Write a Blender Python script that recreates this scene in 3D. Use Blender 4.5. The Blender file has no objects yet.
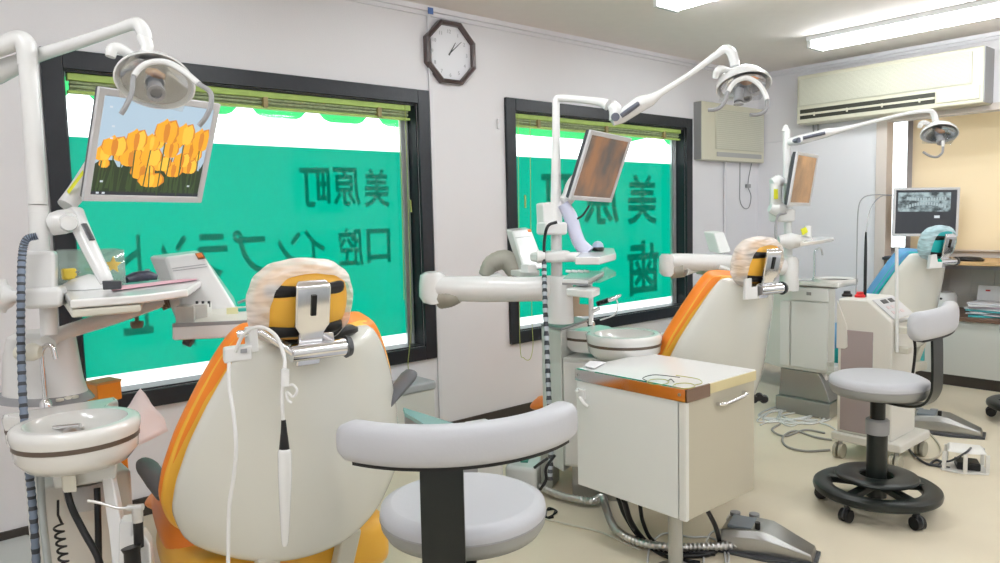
import bpy, bmesh, math, random
from mathutils import Vector, Matrix
random.seed(7)
SC = bpy.context.scene
COL = SC.collection
R = math.radians
# ------------------------------------------------------------------ camera
YAW, PITCH, ROLL, F, CH = R(49.43), R(4.894), R(1.3765), 738.0, 1.29
fwd = Vector((math.cos(YAW)*math.cos(PITCH), math.sin(YAW)*math.cos(PITCH), -math.sin(PITCH)))
rt0 = Vector((math.sin(YAW), -math.cos(YAW), 0)); up0 = rt0.cross(fwd)
rgt = rt0*math.cos(ROLL) - up0*math.sin(ROLL); upv = rt0*math.sin(ROLL) + up0*math.cos(ROLL)
CAM = Vector((0, 0, CH))
cd = bpy.data.cameras.new('camera'); cam = bpy.data.objects.new('camera', cd); COL.objects.link(cam)
cd.sensor_width = 36; cd.lens = F/1000*36; cd.clip_start = .02; cd.clip_end = 200
M3 = Matrix((rgt, upv, -fwd)).transposed()
cam.matrix_world = Matrix.Translation(CAM) @ M3.to_4x4()
SC.camera = cam
# ------------------------------------------------------------------ world, exposure
SC.view_settings.view_transform = 'Standard'; SC.view_settings.look = 'None'
SC.view_settings.gamma = 1; SC.view_settings.use_curve_mapping = False
SC.view_settings.exposure = 0.28
SKY = 2.6; TUBE = 34.0
w = bpy.data.worlds.new('World'); SC.world = w; w.use_nodes = True
bg = w.node_tree.nodes['Background']; bg.inputs[0].default_value = (.93, .97, 1, 1); bg.inputs[1].default_value = SKY
SC.cycles.max_bounces = 8; SC.cycles.diffuse_bounces = 4; SC.cycles.transparent_max_bounces = 12
SC.cycles.caustics_reflective = False; SC.cycles.caustics_refractive = False
SC.cycles.sample_clamp_indirect = 4
SC.cycles.use_denoising = True
# room
XW, YW, XN, YN, ZC = 6.03, 3.5, -1.8, -1.6, 2.488

def ray(px, py): return fwd + rgt*((px-500)/F) - upv*((py-281.5)/F)
def at(px, py, d): return CAM + ray(px, py)*d                 # point at forward distance d
def on(ax, v, px, py):
    d = ray(px, py); t = (v-CAM[ax])/d[ax]; return CAM + d*t
def atx(v, px, py): return on(0, v, px, py)
def aty(v, px, py): return on(1, v, px, py)
def atz(v, px, py): return on(2, v, px, py)

# ------------------------------------------------------------------ materials
MT = {}
def mat(name, col, rough=.5, metal=0, emit=0, trans=0, alpha=1, noise=0, nscale=8, bump=0, bscale=60, coat=0, spec=.5, sub=0):
    if name in MT: return MT[name]
    m = bpy.data.materials.new(name); m.use_nodes = True; nt = m.node_tree; b = nt.nodes['Principled BSDF']
    c = tuple(col)+(1,)
    b.inputs['Base Color'].default_value = c; b.inputs['Roughness'].default_value = rough
    b.inputs['Metallic'].default_value = metal; b.inputs['Transmission Weight'].default_value = trans
    b.inputs['Alpha'].default_value = alpha; b.inputs['Coat Weight'].default_value = coat
    b.inputs['Specular IOR Level'].default_value = spec
    if sub: b.inputs['Subsurface Weight'].default_value = sub
    if emit: b.inputs['Emission Color'].default_value = c; b.inputs['Emission Strength'].default_value = emit
    tc = None
    if noise or bump:
        tc = nt.nodes.new('ShaderNodeTexCoord')
    if noise:
        n = nt.nodes.new('ShaderNodeTexNoise'); n.inputs['Scale'].default_value = nscale; n.inputs['Detail'].default_value = 5
        nt.links.new(tc.outputs['Object'], n.inputs['Vector'])
        mx = nt.nodes.new('ShaderNodeMix'); mx.data_type = 'RGBA'; mx.blend_type = 'MIX'
        mx.inputs[6].default_value = tuple(x*(1-noise) for x in col)+(1,); mx.inputs[7].default_value = tuple(min(1, x*(1+noise)) for x in col)+(1,)
        nt.links.new(n.outputs['Fac'], mx.inputs[0]); nt.links.new(mx.outputs[2], b.inputs['Base Color'])
    if bump:
        n2 = nt.nodes.new('ShaderNodeTexNoise'); n2.inputs['Scale'].default_value = bscale
        nt.links.new(tc.outputs['Object'], n2.inputs['Vector'])
        bp = nt.nodes.new('ShaderNodeBump'); bp.inputs['Strength'].default_value = bump; bp.inputs['Distance'].default_value = .003
        nt.links.new(n2.outputs['Fac'], bp.inputs['Height']); nt.links.new(bp.outputs[0], b.inputs['Normal'])
    MT[name] = m; return m
def mixmat(name, parts):
    """film-like materials: parts = list of (kind, colour, weight)"""
    if name in MT: return MT[name]
    m = bpy.data.materials.new(name); m.use_nodes = True; nt = m.node_tree
    for n in list(nt.nodes): nt.nodes.remove(n)
    out = nt.nodes.new('ShaderNodeOutputMaterial'); cur = None; tot = 0
    for kind, c, wgt in parts:
        s = nt.nodes.new({'T': 'ShaderNodeBsdfTransparent', 'L': 'ShaderNodeBsdfTranslucent', 'D': 'ShaderNodeBsdfDiffuse', 'G': 'ShaderNodeBsdfGlossy'}[kind])
        s.inputs[0].default_value = tuple(c)+(1,)
        if kind == 'G': s.inputs['Roughness'].default_value = .08
        tot += wgt
        if cur is None: cur = s
        else:
            mx = nt.nodes.new('ShaderNodeMixShader'); mx.inputs[0].default_value = wgt/tot
            nt.links.new(cur.outputs[0], mx.inputs[1]); nt.links.new(s.outputs[0], mx.inputs[2]); cur = mx
    nt.links.new(cur.outputs[0], out.inputs[0]); MT[name] = m; return m

wallpaper = mat('wallpaper', (.775, .76, .785), .8, bump=.25, bscale=220, noise=.02, nscale=3)
ceil_m = mat('ceiling_board', (.84, .775, .745), .9, bump=.3, bscale=150, noise=.03, nscale=12)
def floor_mat():
    m = mat('linoleum', (.76, .68, .53), .38, noise=.09, nscale=2.2, spec=.4); return m
floor_m = floor_mat()
blackw = mat('black_wood', (.012, .014, .019), .4, spec=.35, bump=.3, bscale=40, noise=.3, nscale=20)
skirt_m = mat('dark_skirting', (.035, .027, .022), .5)
trimw = mat('white_trim', (.74, .73, .76), .5)
white = mat('white_plastic', (.78, .775, .77), .28, coat=.2)
white2 = mat('white_enamel', (.80, .80, .80), .2, coat=.4)
porcel = mat('porcelain', (.84, .83, .81), .12, coat=.5)
cream = mat('cream_shell', (.73, .73, .68), .15, coat=.5)
creamd = mat('cream_plastic', (.64, .62, .54), .35)
cabm = mat('cabinet_white', (.70, .70, .67), .35)
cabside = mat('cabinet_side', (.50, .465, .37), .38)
orange = mat('orange_vinyl', (.86, .235, .015), .4, bump=.15, bscale=25)
yellow = mat('yellow_vinyl', (.88, .47, .05), .4)
teal = mat('teal_vinyl', (.01, .46, .48), .4)
blue = mat('blue_vinyl', (.11, .33, .60), .45)
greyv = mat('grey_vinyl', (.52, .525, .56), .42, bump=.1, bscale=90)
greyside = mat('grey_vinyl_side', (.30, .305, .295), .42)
greyarm = mat('grey_armrest', (.13, .135, .15), .5)
darkg = mat('dark_grey_plastic', (.04, .043, .05), .4)
midg = mat('mid_grey_plastic', (.30, .30, .31), .4)
black = mat('black_plastic', (.007, .007, .008), .4, spec=.35)
blackm = mat('black_painted_metal', (.009, .012, .011), .32, spec=.35)
chrome = mat('chrome', (.78, .78, .80), .12, metal=1)
steel = mat('brushed_steel', (.70, .70, .70), .3, metal=1)
steeld = mat('dull_steel', (.40, .40, .39), .32, metal=1)
mauve = mat('mauve_panel', (.36, .30, .30), .5)
brown = mat('brown_band', (.10, .07, .05), .4)
woodm = mat('light_wood', (.58, .37, .17), .5, noise=.15, nscale=14)
ctop = mat('brown_counter_edge', (.16, .09, .06), .45)
acm = mat('ac_cream', (.62, .595, .47), .4)
acg = mat('ac_grey', (.30, .30, .30), .5)
acd = mat('ac_dark', (.03, .03, .02), .6)
beige_t = mat('beige_frame', (.66, .58, .53), .5)
paper = mat('paper', (.80, .78, .80), .7)
tissue = mat('tissue_paper', (.90, .84, .86), .8)
red = mat('red_plastic', (.6, .02, .02), .35)
hosem = mat('blue_grey_hose', (.16, .20, .27), .5)
orangebox = mat('orange_plastic', (.85, .30, .02), .45)
tubem = mat('tube_glow', (.94, .98, 1), .5, emit=TUBE)
def blindmat():
    m = mat('beige_blind', (.86, .66, .44), .7)
    m.node_tree.nodes['Principled BSDF'].inputs['Emission Color'].default_value = (0, 0, 0, 1)
    return m
film = mixmat('green_film', [('L', (.0, .245, .158), .90), ('D', (.0, .18, .12), .10)])
vinyl = mixmat('letter_vinyl', [('T', (.20, .30, .30), 1)])
awn = mixmat('green_awning', [('L', (.05, .46, .14), .8), ('D', (.04, .40, .14), .2)])
reed = mat('green_reed', (.36, .50, .12), .6, noise=.2, nscale=30)
reedd = mat('rolled_reed', (.30, .36, .20), .7, noise=.5, nscale=60)
cordm = mat('yellow_green_cord', (.42, .48, .14), .7)
glassm = mixmat('window_glass', [('T', (.98, 1, .99), .985), ('G', (1, 1, 1), .015)])
shield = mixmat('clear_shield', [('T', (.93, .95, .97), .82), ('G', (1, 1, 1), .18)])
tealsheet = mixmat('teal_sheet', [('T', (.60, .90, .88), .40), ('D', (.50, .80, .78), .5), ('G', (1, 1, 1), .12)])
def cap_material(name, body, tint, lo, hi):
    m = bpy.data.materials.new(name); m.use_nodes = True; nt = m.node_tree
    for n in list(nt.nodes): nt.nodes.remove(n)
    N = nt.nodes.new; out = N('ShaderNodeOutputMaterial'); T = N('ShaderNodeBsdfTransparent'); D_ = N('ShaderNodeBsdfDiffuse'); Tr = N('ShaderNodeBsdfTranslucent'); G = N('ShaderNodeBsdfGlossy')
    T.inputs[0].default_value = (*tint, 1); D_.inputs[0].default_value = (*body, 1); Tr.inputs[0].default_value = (*body, 1); G.inputs['Roughness'].default_value = .25
    tc = N('ShaderNodeTexCoord'); mp = N('ShaderNodeMapping'); n = N('ShaderNodeTexNoise'); cr = N('ShaderNodeMapRange'); mp.inputs['Scale'].default_value = (9, 9, 38)
    mp.inputs['Rotation'].default_value = (.5, .5, .2); n.inputs['Scale'].default_value = 1.6; n.inputs['Detail'].default_value = 1.5; n.inputs['Distortion'].default_value = .6
    nt.links.new(tc.outputs['Object'], mp.inputs[0]); nt.links.new(mp.outputs[0], n.inputs['Vector']); nt.links.new(n.outputs['Fac'], cr.inputs[0])
    cr.inputs[1].default_value = .35; cr.inputs[2].default_value = .68; cr.inputs[3].default_value = lo; cr.inputs[4].default_value = hi
    a = N('ShaderNodeMixShader'); a.inputs[0].default_value = .3; nt.links.new(D_.outputs[0], a.inputs[1]); nt.links.new(Tr.outputs[0], a.inputs[2])
    b = N('ShaderNodeMixShader'); nt.links.new(cr.outputs[0], b.inputs[0]); nt.links.new(T.outputs[0], b.inputs[1]); nt.links.new(a.outputs[0], b.inputs[2])
    c = N('ShaderNodeMixShader'); c.inputs[0].default_value = .05; nt.links.new(b.outputs[0], c.inputs[1]); nt.links.new(G.outputs[0], c.inputs[2]); nt.links.new(c.outputs[0], out.inputs[0])
    return m
cap_m = cap_material('plastic_cap', (.96, .94, .94), (1, .98, .98), .50, .92)
cap_b = cap_material('blue_plastic_cap', (.70, .84, .90), (.9, .97, 1), .55, 1.0)
box_clear = mixmat('clear_box', [('T', (.85, .93, .90), .75), ('D', (.7, .8, .78), .2), ('G', (1, 1, 1), .1)])

# ------------------------------------------------------------------ mesh builder
def frame(n, up=Vector((0, 0, 1))):
    """matrix with local z along n, local y as near up as possible"""
    n = Vector(n).normalized(); u = Vector(up)
    x = u.cross(n)
    if x.length < 1e-5: x = Vector((1, 0, 0)).cross(n)
    x.normalize(); y = n.cross(x)
    return Matrix((x, y, n)).transposed().to_4x4()
class MB:
    def __init__(s): s.bm = bmesh.new(); s.mi = 0
    def _mi(s, fs):
        for f in fs: f.material_index = s.mi
    def box(s, c, size, rot=None):
        m = Matrix.Translation(Vector(c)) @ (rot.to_4x4() if rot else Matrix()) @ Matrix.Diagonal(Vector(tuple(size)+(1,)))
        r = bmesh.ops.create_cube(s.bm, size=1, matrix=m); s._mi({f for v in r['verts'] for f in v.link_faces}); return s
    def span(s, a, b):
        a = Vector(a); b = Vector(b); return s.box((a+b)/2, [abs(x) for x in (b-a)])
    def rings(s, rings, close=True, caps=True):
        vs = [[s.bm.verts.new(p) for p in r] for r in rings]; n = len(vs[0]); fs = []
        for a, b in zip(vs, vs[1:]):
            for i in range(n if close else n-1):
                j = (i+1) % n; fs.append(s.bm.faces.new((a[i], a[j], b[j], b[i])))
        if caps and close:
            fs.append(s.bm.faces.new(vs[0][::-1])); fs.append(s.bm.faces.new(vs[-1]))
        s._mi(fs); return s
    def tube(s, pts, r, seg=12, smooth=0, flat=1.0, upd=(0, 0, 1)):
        pts = [Vector(p) for p in pts]
        rs = list(r) if hasattr(r, '__len__') else [r]*len(pts)
        if smooth and len(pts) > 2: pts, rs = catmull(pts, rs, smooth)
        rings = []; prev = None
        for i, p in enumerate(pts):
            t = (pts[min(i+1, len(pts)-1)] - pts[max(i-1, 0)]).normalized()
            if prev is None:
                x = Vector(upd).cross(t)
                if x.length < 1e-4: x = Vector((1, 0, 0)).cross(t)
            else: x = prev - t*prev.dot(t)
            x.normalize(); prev = x; y = t.cross(x)
            rings.append([p + (x*math.cos(a)*rs[i]) + (y*math.sin(a)*rs[i]*flat) for a in [2*math.pi*k/seg for k in range(seg)]])
        return s.rings(rings)
    def lathe(s, prof, c=(0, 0, 0), axis=(0, 0, 1), seg=32, sx=1, sy=1, up=(0, 1, 0), caps=True):
        fr = Matrix.Translation(Vector(c)) @ frame(axis, up)
        rings = []
        for r, z in prof:
            r = max(r, 1e-4)
            rings.append([fr @ Vector((r*sx*math.cos(2*math.pi*k/seg), r*sy*math.sin(2*math.pi*k/seg), z)) for k in range(seg)])
        return s.rings(rings, caps=caps)
    def prism(s, pts, vec):
        v = Vector(vec); a = [Vector(p) for p in pts]; return s.rings([a, [p+v for p in a]])
    def grid(s, rows, close=False):
        return s.rings(rows, close=close, caps=False)
    def mesh_add(s, me, m):
        n0 = len(s.bm.faces); s.bm.from_mesh(me); s.bm.verts.ensure_lookup_table()
        return s
    def build(s, name, mats, parent=None, bevel=0, sub=0, solid=0, angle=40, seg=2, off=-1):
        bmesh.ops.recalc_face_normals(s.bm, faces=s.bm.faces)
        me = bpy.data.meshes.new(name); s.bm.to_mesh(me); s.bm.free()
        if not isinstance(mats, (list, tuple)): mats = [mats]
        for m in mats: me.materials.append(m)
        me.polygons.foreach_set('use_smooth', [True]*len(me.polygons))
        if not bevel and not sub: me.set_sharp_from_angle(angle=R(angle))
        o = bpy.data.objects.new(name, me); COL.objects.link(o)
        if solid:
            md = o.modifiers.new('s', 'SOLIDIFY'); md.thickness = solid; md.offset = off
        if sub:
            md = o.modifiers.new('u', 'SUBSURF'); md.levels = sub; md.render_levels = sub
        if bevel:
            md = o.modifiers.new('b', 'BEVEL'); md.width = bevel; md.segments = seg; md.limit_method = 'ANGLE'; md.angle_limit = R(35); md.harden_normals = True
        if parent is not None:
            o.parent = parent; o.matrix_parent_inverse = (parent.matrix_basis if parent.parent is None else Matrix()).inverted()
        return o
def catmull(pts, rs, n):
    P = [pts[0]*2-pts[1]]+pts+[pts[-1]*2-pts[-2]]; Q = [rs[0]]+rs+[rs[-1]]; op, orr = [], []
    for i in range(1, len(P)-2):
        for k in range(n):
            t = k/n; a, b, c, d = P[i-1], P[i], P[i+1], P[i+2]
            op.append(.5*((2*b)+(c-a)*t+(2*a-5*b+4*c-d)*t*t+(3*b-a-3*c+d)*t**3)); orr.append(Q[i]*(1-t)+Q[i+1]*t)
    op.append(pts[-1]); orr.append(rs[-1]); return op, orr
def thing(name, loc, label, cat, group=None):
    o = bpy.data.objects.new(name, None); o.empty_display_size = .05; COL.objects.link(o); o.location = Vector(loc)
    o['label'] = label; o['category'] = cat
    if group: o['group'] = group
    return o
def tag(o, label, cat, group=None, kind=None):
    o['label'] = label; o['category'] = cat
    if group: o['group'] = group
    if kind: o['kind'] = kind
    return o
def struct(o): o['kind'] = 'structure'; return o
def bx(name, a, b, m, parent=None, bevel=0, rot=None):
    mb = MB()
    if rot is None: mb.span(a, b)
    else: mb.box(a, b, rot)
    return mb.build(name, m, parent, bevel=bevel)
def tb(name, pts, r, m, parent=None, smooth=6, seg=10, **k): return MB().tube(pts, r, seg, smooth, **k).build(name, m, parent)
def copy_tree(o, parent=None):
    c = o.copy(); COL.objects.link(c)
    if parent is not None: c.parent = parent
    for ch in list(o.children): copy_tree(ch, c)
    return c
def text_mesh(body, size, ext=0.0005, offset=0.0):
    cu = bpy.data.curves.new('t', 'FONT'); cu.body = body; cu.size = size; cu.extrude = ext; cu.offset = offset
    cu.align_x = 'CENTER'; cu.align_y = 'CENTER'; cu.resolution_u = 3
    o = bpy.data.objects.new('t', cu); COL.objects.link(o)
    dg = bpy.context.evaluated_depsgraph_get(); dg.update()
    me = bpy.data.meshes.new_from_object(o.evaluated_get(dg)); bpy.data.objects.remove(o); return me
def embolden(me, d):
    bm = bmesh.new(); bm.from_mesh(me); bmesh.ops.remove_doubles(bm, verts=bm.verts, dist=1e-5); mv = {}
    for e in bm.edges:
        if len(e.link_faces) != 1: continue
        a, b = e.verts; t = (b.co-a.co); 
        if t.length < 1e-6: continue
        n = Vector((t.y, -t.x, 0)).normalized(); c = e.link_faces[0].calc_center_median()
        if n.dot((a.co+b.co)/2-c) < 0: n = -n
        for v in e.verts: mv.setdefault(v, []).append(n)
    for v, ns in mv.items():
        k = sum(ns, Vector())
        if k.length > .3: v.co += k.normalized()*min(1.6, 2/k.length)*d
    bm.to_mesh(me); bm.free()
def glyph(name, body, size, M, m, parent=None, ext=.0005, offset=0, fit=None, bold=0):
    me = text_mesh(body, size, ext, offset)
    if bold: embolden(me, bold)
    xs = [v.co.x for v in me.vertices]; ys = [v.co.y for v in me.vertices]
    if xs:
        cx, cy = (min(xs)+max(xs))/2, (min(ys)+max(ys))/2; T = Matrix.Translation((-cx, -cy, 0))
        if fit: T = Matrix.Diagonal((fit[0]/max(1e-4, max(xs)-min(xs)), fit[1]/max(1e-4, max(ys)-min(ys)), 1, 1)) @ T
        me.transform(M @ T)
    me.name = name; me.materials.clear(); me.materials.append(m)
    o = bpy.data.objects.new(name, me); COL.objects.link(o)
    if parent is not None: o.parent = parent; o.matrix_parent_inverse = parent.matrix_basis.inverted()
    return o

# ================================================================== ROOM SHELL
T = .14
def plane_box(name, a, b, m): return struct(bx(name, a, b, m))
plane_box('floor', (XN-T, YN-T, -.1), (XW+1.2, YW+T, 0), floor_m)
plane_box('ceiling', (XN-T, YN-T, ZC), (XW+1.2, YW+T, ZC+.1), ceil_m)
def wall_with_holes(name, along, x0, x1, y0, y1, holes, m):
    mb = MB(); xs = sorted({x0, x1, *[h[0] for h in holes], *[h[1] for h in holes]}); 
    for a, b in zip(xs, xs[1:]):
        hs = [h for h in holes if h[0] <= a+1e-6 and h[1] >= b-1e-6]
        segs = [(0, ZC)] if not hs else [(0, hs[0][2]), (hs[0][3], ZC)]
        for z0, z1 in segs:
            if z1-z0 < 1e-4: continue
            if along == 'x': mb.span((a, y0, z0), (b, y1, z1))
            else: mb.span((y0, a, z0), (y1, b, z1))
    return struct(mb.build(name, m))
W1 = (.584, 2.485, .487, 2.02); W2 = (3.063, 5.02, .487, 2.035)
CW = .078
def inner(w): return (w[0]+CW, w[1]-CW, w[2]+CW, w[3]-CW)
h1, h2 = inner(W1), inner(W2)
wall_with_holes('wall_window_side', 'x', XN-T, XW+1.2, YW, YW+T, [h1, h2], wallpaper)
YA0, YA1 = .3, atx(XW, 886, 200)[1]           # alcove opening in the far wall
ZH = atx(XW, 930, 120)[2]+.02
wall_with_holes('wall_far', 'y', YN-T, YW, XW, XW+.1, [(YA0, YA1, 0, ZH)], wallpaper)
XA = 6.5   # depth of the alcove
plane_box('wall_alcove_side', (XW+.1, YA1+.30, 0), (XA+.1, YA1+.36, ZC), wallpaper)
plane_box('wall_alcove_end', (XW+.1, YA0-.06, 0), (XA+.1, YA0, ZC), wallpaper)
plane_box('wall_right', (XN-T, YN-T, 0), (XW+.1, YN, ZC), wallpaper)
plane_box('wall_near', (XN-T, YN, 0), (XN, YW, ZC), wallpaper)
zb1 = atx(XA-.02, 1000, 250)[2]               # window in the alcove
aw = (YA0+.1, atx(XA, 886.5, 200)[1], zb1-.02, ZH+.1)
mb = MB(); mb.span((XA, YA0-.06, 0), (XA+.1, YA1+.30, aw[2])); mb.span((XA, YA0-.06, aw[3]), (XA+.1, YA1+.30, ZC))
mb.span((XA, YA0-.06, aw[2]), (XA+.1, aw[0], aw[3])); mb.span((XA, aw[1], aw[2]), (XA+.1, YA1+.30, aw[3]))
struct(mb.build('wall_alcove_back', wallpaper))
# baseboards, ceiling trims
plane_box('baseboard_window_side', (XN, YW-.012, 0), (XW, YW, .082), skirt_m)
plane_box('baseboard_far', (XW-.012, YA1+.06, 0), (XW, YW-.012, .082), skirt_m)
plane_box('baseboard_right', (XN, YN, 0), (XW, YN+.012, .082), skirt_m)
mb = MB(); mb.span((XN, YW-.03, ZC-.028), (XW, YW, ZC)); mb.span((XN, YW-.012, ZC-.05), (XW, YW, ZC-.028)); struct(mb.build('trim_1', trimw))
mb = MB(); mb.span((XW-.03, YN, ZC-.028), (XW, YW-.03, ZC)); mb.span((XW-.012, YN, ZC-.05), (XW, YW-.03, ZC-.028)); struct(mb.build('trim_2', trimw))
# wooden casing of the alcove opening
mb = MB(); y1 = YA1
mb.span((XW-.02, y1-.006, 0), (XW+.103, y1+.075, ZH+.05)); struct(mb.build('trim_3', beige_t, bevel=.004))
plane_box('trim_4', (XW-.02, YA0, ZH), (XW+.1, y1, ZH+.05), beige_t)
# vertical cable trunks on window wall
bxt = aty(YW, 427, 50)[0]
tk = bx('cable_trunking', (bxt, YW-.012, 0.05), (bxt+.025, YW, ZC-.05), trimw, bevel=.003)
tag(tk, 'white vertical cable trunking between the clock and the large left window frame', 'trunking')
tp = aty(YW-.02, 429, 12); tag(bx('blue_tape', (tp.x-.015, YW-.034, ZC-.045), (tp.x+.02, YW-.03, ZC-.01), mat('blue_tape', (.08, .16, .4), .6)), 'scrap of blue tape where wall trunking meets the ceiling trim', 'tape')

# ================================================================== WINDOWS
GY = YW+.1
def window(n, wn, film_top, film_bot, sash_right=True):
    h = inner(wn); x0, x1, z0, z1 = wn
    mb = MB(); p = .022
    mb.span((x0, YW-p, z0), (x0+CW, YW, z1)); mb.span((x1-CW, YW-p, z0), (x1, YW, z1))
    mb.span((x0+CW, YW-p, z0), (x1-CW, YW, z0+CW)); mb.span((x0+CW, YW-p, z1-CW), (x1-CW, YW, z1))
    fr = struct(mb.build('window_%d' % n, blackw, bevel=.004))
    mb = MB(); t = .008                       # black jambs lining the recess
    mb.span((h[0], YW, h[2]), (h[0]+t, GY+.02, h[3])); mb.span((h[1]-t, YW, h[2]), (h[1], GY+.02, h[3]))
    mb.span((h[0], YW, h[2]), (h[1], GY+.02, h[2]+t)); mb.span((h[0], YW, h[3]-t), (h[1], GY+.02, h[3])); mb.build('jamb', blackw, fr)
    bx('glass_pane', (h[0]+t, GY, h[2]+t), (h[1]-t, GY+.004, h[3]-t), glassm, fr)
    al = mat('aluminium', (.55, .57, .58), .3, metal=.7)
    mb = MB()
    mb.span((h[1]-t-.05, GY-.02, h[2]+t), (h[1]-t-.02, GY-.002, h[3]-t)); mb.span((h[1]-t-.015, GY-.03, h[2]+t), (h[1]-t-.008, GY-.002, h[3]-t)); mb.build('sash_rail', al, fr)
    xr = h[1]-t-(.03 if n == 2 else 0); mb = MB(); mb.grid([[Vector((h[0]+t, GY+.006, film_bot)), Vector((xr, GY+.006, film_bot))], [Vector((h[0]+t, GY+.006, film_top)), Vector((xr, GY+.006, film_top))]]); g = mb.build('green_film', film)
    return h
ft, fb = aty(GY, 410, 152.5)[2], aty(GY, 200, 362.5)[2]
def fix_film(label):
    for o in COL.objects:
        if o.name.startswith('green_film') and 'label' not in o: tag(o, label, 'window film')
window(1, W1, ft, fb); fix_film('translucent green advertising film on the large left window')
window(2, W2, ft+.008, fb-.005); fix_film('translucent green advertising film on the window right of the clock')
# mirrored shop lettering on the outside of the film
def letters(y, label_of, items):
    for ch, (pa, pb), grp in items:
        a, b = aty(y, *pa), aty(y, *pb)       # top-left and bottom-right pixel corners on the film
        cx, cz = (a.x+b.x)/2, (a.z+b.z)/2
        M = Matrix.Translation((cx, y, cz)) @ Matrix(((-1, 0, 0, 0), (0, 0, 1, 0), (0, 1, 0, 0), (0, 0, 0, 1)))
        o = glyph('film_letter', ch, .25, M, vinyl, fit=(abs(b.x-a.x), abs(a.z-b.z)), ext=0, bold=.0055)
        tag(o, grp, 'letter', label_of)
LY = GY+.0066
letters(LY, 'mirrored characters on the left window', [
 ('美', ((363, 168), (390, 207)), 'mirrored dark green character 美 in the top row on left window film'),
 ('原', ((332, 167), (361, 206)), 'mirrored dark green character 原 in the top row on left window film'),
 ('町', ((299, 167), (331, 207)), 'mirrored dark green character 町 in the top row on left window film'),
 ('口', ((366, 229), (391, 262)), 'mirrored dark green character 口 starting the second row on left window film'),
 ('腔', ((338, 228), (364, 266)), 'mirrored dark green character 腔 in the second row on left window film'),
 ('イ', ((304, 229), (326, 264)), 'mirrored dark green character イ in the second row on left window film'),
 ('ン', ((277, 232), (303, 266)), 'mirrored dark green character ン behind the front headrest, second row'),
 ('プ', ((232, 230), (267, 273)), 'mirrored dark green character プ with its small ring, left window second row'),
 ('ラ', ((196, 234), (229, 276)), 'mirrored dark green character ラ above the white tray console'),
 ('ン', ((160, 235), (190, 278)), 'mirrored dark green character ン partly hidden by the tray console top'),
 ('ト', ((122, 235), (143, 280)), 'mirrored dark green character ト beside the clear plastic box'),
 ('正', ((120, 280), (154, 333)), 'dark green character fragment under the ribbed tray arm, third row of left window'),
 ('科', ((176, 290), (200, 345)), 'dark green character fragment just below the white instrument tray')])
letters(LY, 'mirrored characters on the right window', [
 ('美', ((627, 174), (657, 224)), 'large mirrored character 美 right of the centre monitor on right window film'),
 ('原', ((583, 172), (619, 224)), 'large mirrored character 原 half hidden by the centre monitor'),
 ('町', ((541, 173), (572, 222)), 'large mirrored character 町 behind the centre unit pole'),
 ('歯', ((627, 241), (659, 293)), 'large mirrored character 歯 in the lower row on right window film')])
# rolled reed blinds, valance of awning, cords
def blind(wn, label, al, nsc):
    h = inner(wn); x0, x1, zt = h[0]+.02, h[1]-.03, h[3]-.009
    t = thing('rolled_blind', ((x0+x1)/2, YW+.04, zt), label, 'blind')
    bx('head_rail', (x0, YW+.012, zt-.03), (x1, YW+.05, zt), reed, t, bevel=.003)
    mb = MB()
    for k in range(4):
        mb.tube([(x0+.01, YW+.030+.012*(k % 2), zt-.036-.0085*k), (x1-.01, YW+.030+.012*(k % 2), zt-.036-.0085*k)], .0075, 8)
    mb.build('rolled_slats', reedd, t)
    bx('bottom_rail', (x0, YW+.018, zt-.082), (x1, YW+.046, zt-.070), reed, t, bevel=.002)
    for k in range(3):
        xx = x0 + (x1-x0)*(.12+.38*k); bx('clip', (xx-.012, YW+.006, zt-.078), (xx+.012, YW+.052, zt-.026), mat('clip_brown', (.30, .24, .10), .5), t, bevel=.003)
    return t
b1 = blind(W1, 'rolled green reed blind at the top of the large left window', 'awning', 4)
b2 = blind(W2, 'rolled green reed blind at the top of the right window', 'awning', 4)
def cords(t, pts_list, r=.0022):
    for p in pts_list: tb('cord', p, r, cordm, t, seg=6)
cords(b1, [[aty(YW+.01, 405, 105), aty(YW+.01, 408, 200), aty(YW-.03, 411, 320), aty(YW-.03, 409, 352)],
           [aty(YW+.03, 399, 105), aty(YW+.03, 402, 200), aty(YW+.03, 404, 300)],
           [aty(YW-.03, 410, 345), aty(YW-.03, 408, 365), aty(YW-.03, 411, 378)]])
mb = MB(); mb.tube([aty(YW+.01, 410, 200), aty(YW+.01, 411, 212)], .006, 8); mb.build('cord_toggle', cordm, b1)
cords(b2, [[aty(YW-.03, 518, 115), aty(YW-.03, 519, 250), aty(YW-.03, 520, 345), aty(YW-.03, 524, 358), aty(YW-.03, 530, 359), aty(YW-.03, 533, 345), aty(YW-.03, 532, 320), aty(YW-.03, 531, 250), aty(YW-.03, 530, 120)]])
mb = MB(); mb.tube([aty(YW+.01, 525, 195), aty(YW+.01, 525.4, 208)], .006, 8); mb.build('cord_toggle', cordm, b2)
def awning(wn, xs, label, ztop, zlow):
    mb = MB(); y = GY+.15
    for a, b in zip(xs, xs[1:]):
        n = 12; top = []; bot = []
        for k in range(n+1):
            u = k/n; x = a+.006+(b-a-.012)*u; s = 1-abs(2*u-1)**5
            top.append(Vector((x, y, ztop))); bot.append(Vector((x, y+.01*math.sin(u*9), zlow+(ztop-zlow)*(1-s)*.75)))
        mb.grid([top, bot])
    o = mb.build('awning_valance', awn); tag(o, label, 'awning')
ya_ = GY+.15; xb_, xc_ = aty(ya_, 313, 110).x, aty(ya_, 373, 110).x; pr_ = xc_-xb_
zl_ = aty(ya_, 283, 119).z
awning(W1, [xc_+pr_*k for k in range(-7, 3)], 'bright green scalloped awning edge outside the left window', zl_+.16, zl_)
awning(W2, [2.9, aty(ya_, 660, 130).x, 5.6], 'bright green awning edge outside the right window', aty(ya_, 560, 138).z+.16, aty(ya_, 560, 138).z)
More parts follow.
